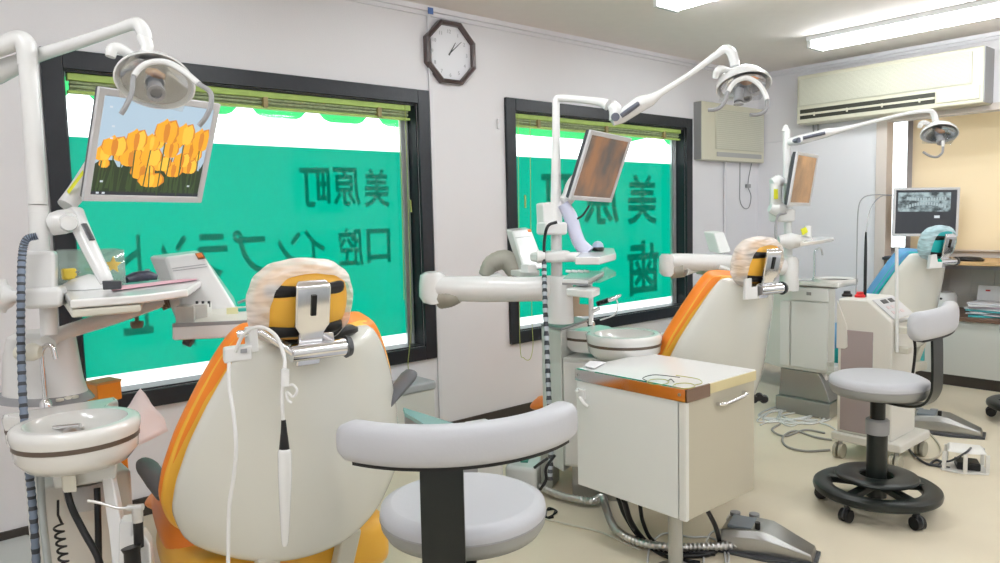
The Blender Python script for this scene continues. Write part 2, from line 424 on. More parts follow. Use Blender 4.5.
# outdoors: pale street, building opposite
gr = struct(bx('ground_outside', (-20, YW+T, -.4), (30, 20, -.3), mat('pale_concrete', (.75, .76, .74), .9, noise=.05, nscale=2)))
mb = MB(); mb.span((-6, 9, -.3), (16, 9.4, 2.35)); fac = mb.build('wall_opposite', mat('pale_render', (.85, .86, .85), .9)); struct(fac)

# alcove window with blind, shelf, counter
af = mat('grey_alu', (.40, .36, .34), .4, metal=.3)
mb = MB(); y0, y1, z0, z1 = aw
mb.span((XA-.02, y1-.03, z0), (XA+.02, y1, z1)); mb.span((XA-.02, y0, z0), (XA+.02, y0+.03, z1)); mb.span((XA-.02, y0, z0), (XA+.02, y1, z0+.03)); mb.span((XA-.02, y0, z1-.03), (XA+.02, y1, z1))
ym = atx(XA-.02, 911, 200)[1]; mb.span((XA-.04, ym-.03, z0), (XA+.02, ym+.03, z1))
w3 = struct(mb.build('window_3', af)); bx('glass_pane', (XA+.02, y0, z0), (XA+.024, y1, z1), glassm, w3)
bl = thing('roller_blind', (XA-.06, (y0+ym)/2, z1-.03), 'beige roller blind drawn down behind the far monitor', 'blind')
blf = mixmat('beige_blind_cloth', [('L', (.90, .80, .62), .35), ('D', (.90, .78, .60), .65)])
bx('blind_cloth', (XA-.052, y0-.05, zb1), (XA-.050, ym-.015, z1-.06), blf, bl)
mb = MB(); mb.tube([(XA-.055, y0-.05, z1-.04), (XA-.055, ym-.015, z1-.04)], .02, 12); mb.build('roller', beige_t, bl)
bx('bottom_bar', (XA-.058, y0-.05, zb1-.012), (XA-.044, ym-.015, zb1), beige_t, bl, bevel=.002)
zs = atx(5.93, 960, 262)[2]; ysl = atx(5.93, 887, 262)[1]
sh = thing('wooden_shelf', (6.2, 1.6, zs), 'light wooden shelf board under the beige blind, carrying the far monitor', 'shelf')
bx('shelf_board', (5.93, YA0+.02, zs-.025), (XA, ysl, zs), woodm, sh, bevel=.003)
zc = atx(5.88, 980, 319)[2]; ycl = YA1-.005
bx('side_panel', (5.95, ysl-.07, zc), (XA-.0, ysl-.045, zs-.025), woodm, sh)
ct = thing('base_cabinet', (6.2, 1.5, 0), 'low white cabinet with brown edged counter below the wooden shelf', 'cabinet')
bx('worktop', (5.88, YA0+.02, zc-.028), (XA-.01, ycl, zc), ctop, ct, bevel=.003)
bx('cabinet_body', (5.905, YA0+.03, .08), (XA-.01, ycl-.01, zc-.028), cabm, ct)
bx('plinth', (5.915, YA0+.03, 0), (XA-.05, ycl-.01, .08), skirt_m, ct)
tile = mat('white_tile', (.86, .85, .80), .3)
tlm = MB()
for i in range(14):
    for j in range(4):
        a = .25+i*.155; z = zc+.002+j*.1
        if a+.15 < YA1 and z+.098 < zs-.03: tlm.span((XA-.008, a, z), (XA, a+.152, z+.097))
struct(tlm.build('trim_5', tile))

# ================================================================== CEILING LIGHTS
def fixture(x, y0, y1, label):
    t = thing('fluorescent_light', (x, (y0+y1)/2, ZC), label, 'ceiling light', 'twin tube fluorescent ceiling lights')
    bx('housing', (x-.10, y0, ZC-.035), (x+.10, y1, ZC), white2, t, bevel=.006)
    for s in (-1, 1):
        mb = MB(); mb.tube([(x+s*.075, y0+.03, ZC-.062), (x+s*.075, y1-.03, ZC-.062)], .0165, 14); mb.build('lamp_tube', tubem, t)
    for yy in (y0+.02, y1-.02):
        bx('lamp_holder', (x-.10, yy-.014, ZC-.082), (x+.10, yy+.014, ZC-.035), white2, t, bevel=.005)
    return t
fixture(5.12, 1.25, 2.56, 'long bright fluorescent light nearest the wall air conditioner')
fixture(3.42, 1.35, 2.56, 'fluorescent light with only its tip showing at the top edge')
LL = [(1.6, 1.35, 2.56), (-.3, .9, 2.1), (5.1, -1.2, .1), (3.4, -1.2, .1), (1.6, -1.2, .1), (-.3, -1.2, .1)]
for x, a, b in LL: fixture(x, a, b, 'fluorescent ceiling light of the rows outside the picture')

# ================================================================== WALL CLOCK
cc = aty(YW-.02, 450.5, 53); ct_ = aty(YW-.02, 451, 22); ra = (ct_.z-cc.z)
ck = thing('wall_clock', cc, 'octagonal white wall clock with dark frame above the cable trunking', 'clock')
def octo(r, y, rot=22.5): return [Vector((cc.x+r/math.cos(R(22.5))*math.cos(R(rot+45*k)), y, cc.z+r/math.cos(R(22.5))*math.sin(R(rot+45*k)))) for k in range(8)]
clockf = mat('dark_clock_frame', (.07, .045, .045), .3, coat=.4)
mb = MB(); mb.rings([octo(ra, YW-.001), octo(ra, YW-.035), octo(ra-.012, YW-.045), octo(ra-.024, YW-.035), octo(ra-.024, YW-.012)], caps=False); mb.build('clock_frame', clockf, ck, angle=20)
mb = MB(); mb.prism(octo(ra-.023, YW-.012), (0, .01, 0)); mb.build('dial', mat('dial', (.80, .80, .84), .5), ck)
numm = mat('numerals', (.42, .42, .45), .6)
for k in range(1, 13):
    a = R(90-30*k); r = ra*.70
    M = Matrix.Translation((cc.x+r*math.cos(a), YW-.0135, cc.z+r*math.sin(a))) @ Matrix.Rotation(R(90), 4, 'X')
    glyph('numeral', str(k), .03, M, numm, ck)
for nm, ang, L, wd in (('hour_hand', 57, .075, .004), ('minute_hand', 41, .112, .003)):
    a = R(ang); d = Vector((math.cos(a), 0, math.sin(a))); q = Vector((-math.sin(a), 0, math.cos(a))); c0 = Vector((cc.x, YW-.018, cc.z))
    MB().prism([c0-q*wd-d*.015, c0+q*wd-d*.015, c0+q*wd*.4+d*L, c0-q*wd*.4+d*L], (0, .002, 0)).build(nm, darkg, ck)

# ================================================================== AIR CONDITIONERS
def louvre(mb, o, ux, uz, n, w_, h_, dn, r=.0022):
    for k in range(n):
        z = h_*(k+.5)/n; mb.tube([o+uz*z+dn, o+ux*w_+uz*z+dn], r, 6)
# large one on the far wall
xf = 5.84
a = atx(xf, 797, 77); b = atx(xf, 985, 44); c = atx(xf, 800.8, 124)
y1, y0, z1, z0 = a.y, b.y, (a.z+b.z)/2, c.z
ac = thing('air_conditioner', (xf+.1, (y0+y1)/2, z0), 'long cream wall air conditioner on the far wall above the beige blind', 'air conditioner')
bx('housing', (xf, y0, z0), (XW, y1, z1), acm, ac, bevel=.012)
bx('end_cap', (xf+.006, y0-.004, z0+.006), (XW, y0+.004, z1-.006), acg, ac)
H = z1-z0; Wd = y1-y0
zg = z0+H*.36
bx('front_grille', (xf-.010, y0+.07, zg), (xf+.001, y1-.02, z1-.03), mat('ac_grille', (.56, .55, .45), .55), ac, bevel=.004)
mb = MB()
n = 22
for k in range(n):
    z = zg+.012+(z1-.03-zg-.024)*k/(n-1); mb.tube([(xf-.011, y0+.085, z), (xf-.011, y1-.035, z)], .0026, 6)
mb.build('louvre_slats', mat('ac_slat', (.66, .65, .55), .5), ac)
mb = MB(); mb.span((xf-.002, y0+.30, z0+.035), (xf+.004, y1-.03, z0+.035+H*.20)); mb.build('outlet', acd, ac)
mb = MB(); mb.span((xf-.010, y0+.30, z0+.035+H*.075), (xf-.002, y1-.03, z0+.035+H*.115)); 
mb.build('vane', acm, ac)
for k in range(4):
    yy = y0+.40+(Wd-.55)*k/3; bx('vane_pivot', (xf-.012, yy-.006, z0+.035+H*.045), (xf, yy+.006, z0+.035+H*.12), acm, ac, bevel=.002)
bx('lower_cover', (xf-.008, y0+.02, z0+.03), (xf+.001, y0+.29, z0+.03+H*.24), acm, ac, bevel=.004)
tb('refrigerant_pipe', [(XW-.03, y1-.10, z0+.02), (XW-.02, y1-.10, z0-.05), (XW-.005, y1-.10, z0-.12)], .009, acg, ac)
tb('refrigerant_pipe', [(XW-.03, y1-.06, z0+.02), (XW-.02, y1-.06, z0-.05), (XW-.005, y1-.06, z0-.10)], .007, acg, ac)
# squarer one in the corner of the window wall
yf = YW-.075
a = aty(yf, 702, 100.5); c = aty(yf, 702, 159.5); x0, x1, z1, z0 = a.x, XW-.03, a.z, c.z
a2 = thing('air_conditioner', ((x0+x1)/2, yf, z0), 'squarer cream air conditioner with grey side in the corner beside the right window', 'air conditioner')
bx('housing', (x0, yf, z0), (x1, YW, z1), acm, a2, bevel=.008)
bx('side_cover', (x0-.004, yf+.006, z0+.004), (x0+.003, YW, z1-.004), acg, a2)
Wd = x1-x0; H = z1-z0
bx('front_grille', (x0+Wd*.20, yf-.008, z0+H*.20), (x1-.03, yf+.001, z1-.05), mat('ac_grille', (.6, .6, .5), .55), a2, bevel=.003)
mb = MB()
for k in range(20):
    z = z0+H*.20+.01+(z1-.06-z0-H*.2)*k/19; mb.tube([(x0+Wd*.21, yf-.009, z), (x1-.04, yf-.009, z)], .0025, 6)
mb.build('louvre_slats', mat('ac_slat', (.8, .8, .7), .5), a2)
bx('control_strip', (x0+Wd*.22, yf-.004, z0+H*.07), (x1-.05, yf+.001, z0+H*.15), mat('ac_strip', (.38, .38, .37), .5), a2)
mb = MB()
for px, py, w_ in ((735, 0, .03), ): pass
tb('drain_pipe', [(x0+.42, YW-.02, z0+.01), (x0+.42, YW-.015, z0-.25), (x0+.42, YW-.015, .4)], .012, trimw, a2)
wc = tb('power_cord', [aty(YW-.006, *p) for p in ((740, 161), (740, 180), (740, 200), (744, 208), (749, 207), (751, 196), (748, 184), (752, 161))], .0035, midg, a2)
q = aty(YW-.014, 748, 186); bx('plug', q-Vector((.03, .012, .016)), q+Vector((.03, .012, .016)), midg, a2, bevel=.004)

# ================================================================== DENTAL CHAIRS
def chair(ox, oy, face, label, group, cs, cp, capm, fullseat=True, recl=.45, left_arm=True, rarm=True):
    t = thing('dental_chair', (ox, oy, 0), label, 'dental chair', group)
    Mf = Matrix.Translation((ox, oy, 0)) @ Matrix.Rotation(R(face-90), 4, 'Z')   # local +y faces forward, +x right
    def L(x, y, z): return Mf @ Vector((x, y, z))
    z0, z1 = .385, .985
    def spine(v): return Vector((0, recl*(1-v)*(z1-z0)*1.0 + .06*math.sin(v*math.pi)*0, z0+(z1-z0)*v))
    nrm = Vector((0, -math.cos(math.atan(recl)), -math.sin(math.atan(recl))*1)).normalized()   # backwards
    ctrl = [(0, .17), (.05, .25), (.13, .305), (.25, .33), (.38, .322), (.55, .296), (.72, .258), (.86, .218), (.95, .185), (1, .150)]
    def hw(v):
        for (a, b), (c, d) in zip(ctrl, ctrl[1:]):
            if v <= c: return b+(d-b)*(v-a)/(c-a)
        return ctrl[-1][1]
    NV, NU = 26, 18
    def surf(off, grow, wrap, bulge=0.0, crown=0.0, belly=0.0):
        rows = []
        for i in range(NV+1):
            v = i/NV; row = []
            hwv = hw(v)+grow
            for j in range(NU+1):
                u = -1+2*j/NU
                s = spine(v)
                back = off + belly*(1-v)**1.1*(1-.75*u*u)*min(1, v*8+.25) - wrap*(abs(u)**2.6)*(.35+.65*math.sin(min(1, v*1.2+.12)*math.pi*.5+.4)) + bulge*(1-u*u)*(1-(2*v-1)**4) 
                droop = crown*(1-abs(u)**3)
                p = Vector((u*hwv, 0, 0)) + s + nrm*back + Vector((0, 0, droop*v))
                row.append(L(*p))
            rows.append(row)
        return rows
    outer = surf(.0, 0, .085, belly=.13); innerr = surf(-.045, -.004, .06)
    # closed cream shell
    mb = MB(); loops = [r+q[::-1] for r, q in zip(outer, innerr)]
    mb.rings(loops, close=True, caps=True); mb.build('back_shell', cream, t, sub=1)
    # cushion in front of the shell
    f0 = surf(-.055, .008, .055); f1 = surf(-.165, -.012, .02, bulge=-.0)
    def cush(name, ra_, rb_, m, s=1):
        mb = MB(); mb.rings([r+q[::-1] for r, q in zip(ra_, rb_)], close=True, caps=True); return mb.build(name, m, t, sub=s)
    cush('back_cushion', surf(-.055, .024, .07), surf(-.138, .004, .045), cs)
    cush('back_piping', surf(-.038, .010, .082), surf(-.055, .020, .074), cp)
    # neck slot and stem
    top = spine(1)
    mb = MB(); mb.lathe([(.0, -.004), (.085, -.004), (.10, .004), (.10, .014), (.085, .022), (0, .022)], L(*(top-nrm*.045+Vector((0, 0, .0)))), axis=(0, 0, 1), sx=1, sy=.42, up=Mf.to_3x3() @ Vector((0, 1, 0)), seg=28)
    mb.build('neck_gaiter', black, t)
    # seat
    mb = MB()
    def sect(y, hw_, za, zb, e=.05):
        return [L(-hw_, y, zb-e), L(-hw_+e, y, zb), L(0, y, zb-.012), L(hw_-e, y, zb), L(hw_, y, zb-e), L(hw_, y, za+e*.5), L(hw_-e, y, za), L(0, y, za), L(-hw_+e, y, za), L(-hw_, y, za+e*.5)]
    mb.rings([sect(.40, .24, .35, .43), sect(.44, .28, .33, .46), sect(.55, .30, .31, .47), sect(.80, .27, .33, .49), sect(.90, .25, .36, .47)]); mb.build('seat_cushion', cs, t, sub=2)
    mb = MB(); mb.rings([sect(.22, .285, .25, .40, .03), sect(.30, .315, .22, .42, .03), sect(.7, .285, .25, .38, .03), sect(.88, .25, .28, .36, .03)]); mb.build('seat_piping', cp, t, sub=2)
    # leg rest
    mb = MB(); mb.rings([sect(.88, .20, .33, .44), sect(1.1, .18, .24, .35), sect(1.50, .16, .13, .24), sect(1.56, .14, .13, .20)]); mb.build('leg_rest', cs, t, sub=2)
    # frame, struts and base
    for s in (-1, 1):
        mb = MB(); mb.prism([L(s*.12-.03, .16, .42), L(s*.12+.03, .16, .42), L(s*.09+.03, .22, .20), L(s*.09-.03, .22, .20)], (Mf.to_3x3() @ Vector((0, .04, 0)))); mb.build('back_strut', creamd, t, bevel=.008)
    mb = MB(); mb.box(L(0, .42, .26), (.36, .50, .06), Matrix.Rotation(R(face-90), 3, 'Z')); mb.build('seat_frame', creamd, t, bevel=.015)
    mb = MB(); mb.rings([[L(x*w_, y0_+y*l_, z) for x, y in ((-1, -1), (1, -1), (1, 1), (-1, 1))] for (w_, l_, y0_, z) in ((.17, .30, .52, 0.0), (.17, .30, .52, .04), (.14, .22, .50, .09), (.12, .16, .46, .24))]); mb.build('base', creamd, t, bevel=.02)
    return t, L, top, nrm
def headrest(t, c, n, upd, wd, ht, cm, capmat, tilt=0):
    """cushion centred on c; n points backwards (out of its rear face)"""
    fr = Matrix.Translation(Vector(c)) @ frame(n, upd)
    def G(x, y, z): return fr @ Vector((x, y, z))
    def ell(sx, sy, sz, e=2.6, n1=14, n2=24, zc_=0, yc_=0, wr=0):
        rows = []
        for i in range(n1+1):
            ph = -math.pi/2+math.pi*i/n1; rows.append([])
            for j in range(n2):
                th = 2*math.pi*j/n2
                def sp(x, p): return math.copysign(abs(x)**(2/p), x)
                x = sx*sp(math.cos(ph), 2.2)*sp(math.cos(th), e); y = sy*sp(math.cos(ph), 2.2)*sp(math.sin(th), e); z = sz*sp(math.sin(ph), 2.0)+zc_
                k = 1+wr*math.sin(th*13+ph*2)*math.cos(ph)
                rows[-1].append(G(x*k, y*k+yc_, z))
        return rows
    mb = MB(); mb.rings(ell(wd/2, ht/2, .055)); hc = mb.build('headrest_cushion', cm, t, sub=1)
    for yy in (.22, -.30):
        mb = MB(); mb.rings(ell(wd*.42, ht*.10, .030, zc_=.024, yc_=yy*ht, e=4)); mb.build('headrest_band', black, t)
    # thin plastic cap stretched over front and rim, open at the rear
    rows = ell(wd/2+.012, ht/2+.014, .072, wr=.012, n1=20, n2=78)
    keep = 14
    mb = MB(); rr = rows[:keep]
    last = rr[-1]; cen = G(0, -ht*.28, .068)
    rr2 = []
    for j, p in enumerate(last):
        th = 2*math.pi*j/78; k = .10*max(0, math.sin(th))
        rr2.append(p.lerp(cen, k+.22*max(0, -math.cos(th))**2)+fr.to_3x3() @ Vector((0, 0, .004)))
    mb.rings(rr+[rr2], caps=False)
    mb.build('plastic_cap', capmat, t)
    return G
chA, LA, topA, nA = chair(*at(329, 349, 1.83)[:2], 87, 'orange dental chair nearest the camera, seen from behind its cream back shell', 'dental chairs in a row', orange, yellow, cap_m)
chB, LB, topB, nB = chair(*at(763, 286, 3.15)[:2], 83, 'orange dental chair in the middle of the row, behind the square white cabinet', 'dental chairs in a row', orange, yellow, cap_m)
chC, LC, topC, nC = chair(*at(940, 263, 4.55)[:2], 77, 'blue and teal dental chair farthest away, in front of the x-ray monitor', 'dental chairs in a row', blue, teal, cap_b)
# headrest of the front chair with its chrome bracket
def headset(t, c, d, face, cm, capm, px_scale=1, tilt=.25, side=False):
    n = Vector((-math.cos(R(face)), -math.sin(R(face)), -tilt)).normalized()
    G = headrest(t, c, n, (0, 0, 1), .235, .19, cm, capm)
    mb = MB()
    mb.rings([[G(x*w_, y, z) for x, z in ((-1, z0_), (1, z0_), (1, z0_+.012), (-1, z0_+.012))] for (w_, y, z0_) in ((.034, .075, .060), (.042, .065, .070), (.042, -.03, .072), (.030, -.05, .070), (.030, -.14, .055))])
    mb.build('headrest_bracket', chrome, t, bevel=.004)
    mb = MB(); mb.rings([[G(x*.006, y, z) for x, z in ((-1, .080), (1, .080), (1, .087), (-1, .087))] for y in (.045, -.005)]); mb.build('bracket_slot', black, t)
    mb = MB(); mb.tube([G(-.05, -.095, .082), G(.085, -.095, .082)], .022, 20); mb.build('clamp_cylinder', chrome, t)
    mb = MB(); mb.tube([G(.085, -.095, .082), G(.098, -.095, .082)], [.028, .024], 20); mb.build('clamp_knob', darkg, t)
    return G
cA = at(301, 302, 1.79)
GA = headset(chA, cA, 1.8, 84, yellow, cap_m)
mb = MB(); mb.prism([at(305, 334, 1.76), at(334, 332, 1.76), at(336, 350, 1.79), at(308, 352, 1.79)], (0, .02, 0)); mb.build('headrest_stem', chrome, chA, bevel=.003)
GB = headset(chB, at(757, 262, 3.10), 3.1, 78, yellow, cap_m)
mb = MB(); mb.tube([GB(0, -.10, .05), LB(0, 0.01, 1.0)], .025, 12); mb.build('headrest_stem', chrome, chB)
GC = headset(chC, at(937, 243, 4.48), 4.48, 70, teal, cap_b)
mb = MB(); mb.tube([GC(0, -.10, .05), LC(0, 0.01, .98)], .025, 12); mb.build('headrest_stem', chrome, chC)
for ch_, D_, pp_ in ((chB, 3.02, ((746, 279), (752, 278), (752, 287), (758, 286), (758, 299), (745, 300))), (chC, 4.38, ((931, 255), (937, 254), (938, 262), (943, 262), (942, 268), (929, 269)))):
    mb = MB(); mb.prism([at(x, y, D_) for x, y in pp_], fwd*.03); mb.build('cable_clamp', white, ch_, bevel=.003)
# blanket-like blue cover on the far chair's cushion is its own vinyl; chrome bar and clamp box of the front chair
ib = thing('cable_holder_bar', at(257, 330, 1.72), 'chrome bar clamped to the front headrest, with small white cable box', 'holder bar')
mb = MB(); mb.tube([GA(-.045, -.095, .082), at(262, 332, 1.70), at(238, 334, 1.70)], .0085, 14); mb.build('bar', chrome, ib)
mb = MB(); mb.prism([at(249, 328, 1.69), at(258, 327, 1.69), at(259, 352, 1.69), at(250, 353, 1.69)], (.0, .03, 0)); mb.build('clamp', white, ib, bevel=.003)
mb = MB(); mb.prism([at(224, 349, 1.68), at(252, 345, 1.68), at(252, 360, 1.68), at(224, 364, 1.68)], (.01, .035, 0)); mb.build('cable_box', white, ib, bevel=.004)
mb = MB(); mb.prism([at(241, 349.5, 1.676), at(247, 348.6, 1.676), at(247, 352.5, 1.676), at(241, 353.4, 1.676)], (0, .003, 0)); mb.build('socket', midg, ib)
ic = thing('intraoral_camera', at(284, 500, 1.62), 'slim white handpiece camera hanging on its cable behind the front chair', 'dental camera')
D = 1.60
mb = MB(); mb.tube([at(284.5, 449, D), at(284.5, 453, D), at(285, 475, D), at(285, 510, D), at(285, 540, D), at(285, 546, D)], [.0115, .0145, .0145, .0115, .0075, .005], 16, 4); mb.build('handpiece', white2, ic)
mb = MB(); mb.tube([at(283.5, 420, D), at(284, 432, D), at(284.3, 450, D)], [.005, .007, .0115], 14, 3); mb.build('strain_relief', black, ic)
tb('cable', [at(235, 352, 1.68), at(244, 334, 1.675), at(260, 327, 1.66), at(276, 336, 1.64), at(284, 356, 1.62), at(284.5, 372, 1.61)], .0042, white, ic, seg=8)
tb('cable', [at(285, 378, D), at(282, 395, D), at(283, 420, D)], .004, white, ic, seg=8)
mb = MB(); mb.tube([at(285, 369, D), at(285, 386, D)], [.009, .009], 12); mb.build('connector', white2, ic)
tb('cable_ring', [at(286, 386, D), at(293, 385, D), at(297, 391, D), at(293, 397, D), at(287, 392, D), at(288, 400, D), at(292, 403, D)], .003, white, ic, seg=8)
lc = thing('white_cable', at(232, 470, 1.62), 'thin white cable hanging straight down the left of the front cream shell', 'cable')
tb('cable', [at(229, 363, 1.66), at(229, 385, 1.64), at(233, 410, 1.62), at(236, 445, 1.60), at(234, 475, 1.60), at(229, 510, 1.60), at(228, 575, 1.60)], .0042, white, lc, seg=8)
# armrests of the front chair: left one level, right one swung up
mb = MB(); mb.tube([at(164, 496, 1.98), at(157, 482, 2.02), at(148, 468, 2.10), at(144, 463, 2.16)], [.020, .028, .030, .022], 14, 5, flat=.75); mb.build('armrest', greyarm, chA)
mb = MB(); mb.tube([at(385, 408, 2.12), at(396, 392, 2.14), at(408, 377, 2.17), at(411, 372, 2.18)], [.018, .028, .032, .024], 14, 5, flat=.6); mb.build('armrest', greyarm, chA)
# ================================================================== DENTAL UNITS
def lamp_head(t, c, n, s=1.0, up=(0, 0, 1)):
    fr = Matrix.Translation(Vector(c)) @ frame(n, up)
    G = lambda x, y, z: fr @ Vector((x*s, y*s, z*s))
    mb = MB(); sh_ = [(.001, -.060), (.045, -.055), (.078, -.035), (.094, -.008), (.098, .012), (.094, .014), (.088, .006), (.070, -.020), (.040, -.038), (.001, -.043)]
    rows = [[G(r*1.12*math.cos(2*math.pi*k/36), r*.82*math.sin(2*math.pi*k/36)*(1.1 if math.sin(2*math.pi*k/36) > 0 else 1), z+.02*math.cos(4*math.pi*k/36)*r*4*.3) for k in range(36)] for r, z in sh_]
    mb.rings(rows, caps=False); mb.build('lamp_shell', white2, t)
    mb = MB(); mb.rings([[G(r*1.1*math.cos(2*math.pi*k/36), r*.8*math.sin(2*math.pi*k/36), z) for k in range(36)] for r, z in ((.082, .008), (.066, -.014), (.040, -.031), (.001, -.037))], caps=False); mb.build('reflector', mat('reflector', (.86, .86, .88), .18, metal=.9), t)
    mb = MB(); mb.lathe([(.001, -.034), (.020, -.034), (.021, .0), (.026, .004), (.026, .020), (.017, .022), (.017, .052), (.022, .054), (.022, .074), (.014, .074), (.014, .064), (.001, .064)], G(0, -.005, 0), axis=fr.to_3x3() @ Vector((0, 0, 1)), seg=20); mb.bm.verts.ensure_lookup_table()
    mb.build('bulb_holder', midg, t)
    mb = MB(); mb.tube([G(-.02, .02, -.01), G(-.005, .026, .012), G(.02, .022, .012)], [.010, .014, .008], 10, 3); mb.build('bulb_cap', mat('bulb_amber', (.55, .26, .12), .3), t)
    mb = MB(); mb.rings([[G(x, y, z) for x, y in ((-.085, -.062), (.085, -.062), (.098, .02), (.075, .066), (-.075, .066), (-.098, .02))] for z in (.030, .0335)]); mb.build('clear_shield', shield, t, bevel=.002)
    mb = MB(); mb.tube([G(-.06, .04, -.03), G(-.095, .055, -.03), G(-.118, .055, -.02), G(-.122, .035, -.005)], [.012, .014, .015, .012], 12, 4); mb.build('side_knob', white2, t)
    return G
def handles(t, pts, r=.0065, g0=.28, g1=.74):
    n = len(pts); a = max(1, round(g0*(n-1))); b = round(g1*(n-1))
    P_, _ = catmull([Vector(p) for p in pts], [r]*n, 6)
    bow = MB().tube(P_[a*6:b*6+1], r*1.25, 12).build('lamp_handle_bow', white2, t)
    MB().tube(P_[:a*6+1], r, 10).build('lamp_handle_grip', midg, bow)
    if b < n-1: MB().tube(P_[b*6:], r, 10).build('lamp_handle_grip', midg, bow)
def monitor(c, yaw, tilt, roll, w_, h_, label, face, side=(.07, .07, .08)):
    a, b, cc_ = R(yaw), R(tilt), R(roll)
    n = Vector((math.cos(a)*math.cos(b), math.sin(a)*math.cos(b), math.sin(b))); r_ = Vector((-math.sin(a), math.cos(a), 0)); u_ = n.cross(r_)
    r2 = r_*math.cos(cc_)+u_*math.sin(cc_); u2 = -r_*math.sin(cc_)+u_*math.cos(cc_); c = Vector(c)
    t = thing('monitor', c, label, 'monitor', 'flat screens of the dental units')
    rot = Matrix((r2, u2, n)).transposed()
    S = lambda x, y, z: c + r2*x + u2*y + n*z
    mb = MB()
    def rr(hw_, hh_, z): return [S(x*hw_, y*hh_, z) for x, y in ((-1, -1), (1, -1), (1, 1), (-1, 1))]
    mb.rings([rr(w_/2, h_/2, -.012), rr(w_/2, h_/2, 0), rr(w_/2-.016, h_/2-.018, 0), rr(w_/2-.018, h_/2-.020, -.004)], caps=False); mb.build('bezel', mat('silver_plastic', (.60, .60, .62), .35), t, bevel=.002)
    mb = MB(); mb.rings([rr(w_/2-.002, h_/2-.002, -.010), rr(w_/2-.004, h_/2-.004, -.030), rr(w_/2-.03, h_/2-.03, -.045)]); mb.build('back_cover', darkg, t, bevel=.003)
    sc = MB(); sc.rings([rr(w_/2-.017, h_/2-.019, -.006), rr(w_/2-.017, h_/2-.019, -.004)]); so = sc.build('screen', face[0], t)
    if len(face) > 1: face[1](t, S, w_/2-.018, h_/2-.020)
    return t, S
# screens
def screen_mat(name, c0, c1, sc_, e=.8):
    m = bpy.data.materials.new(name); m.use_nodes = True; nt = m.node_tree; b = nt.nodes['Principled BSDF']
    tc = nt.nodes.new('ShaderNodeTexCoord'); mp = nt.nodes.new('ShaderNodeMapping'); n = nt.nodes.new('ShaderNodeTexNoise'); cr = nt.nodes.new('ShaderNodeValToRGB')
    mp.inputs['Scale'].default_value = sc_; n.inputs['Detail'].default_value = 6; n.inputs['Scale'].default_value = 1
    nt.links.new(tc.outputs['Object'], mp.inputs[0]); nt.links.new(mp.outputs[0], n.inputs[0]); nt.links.new(n.outputs['Fac'], cr.inputs[0])
    cr.color_ramp.elements[0].position = .36; cr.color_ramp.elements[1].position = .66
    cr.color_ramp.elements[0].color = tuple(c0)+(1,); cr.color_ramp.elements[1].color = tuple(c1)+(1,)
    nt.links.new(cr.outputs[0], b.inputs['Emission Color']); b.inputs['Emission Strength'].default_value = e
    b.inputs['Base Color'].default_value = (.02, .02, .02, 1); b.inputs['Roughness'].default_value = .25
    return m
def emis(name, c, e=1.0): 
    m = mat(name, c, .4); b = m.node_tree.nodes['Principled BSDF']; b.inputs['Base Color'].default_value = (.02, .02, .02, 1)
    b.inputs['Emission Color'].default_value = tuple(c)+(1,); b.inputs['Emission Strength'].default_value = e; return m
tul = [emis('tulip_gold', (.86, .37, .012)), emis('tulip_amber', (.62, .20, .01)), emis('tulip_light', (.93, .50, .04)), emis('stem_green', (.035, .07, .02)), emis('leaf_dark', (.012, .03, .010)), emis('taskbar', (.015, .02, .035)), emis('icon', (.55, .6, .65))]
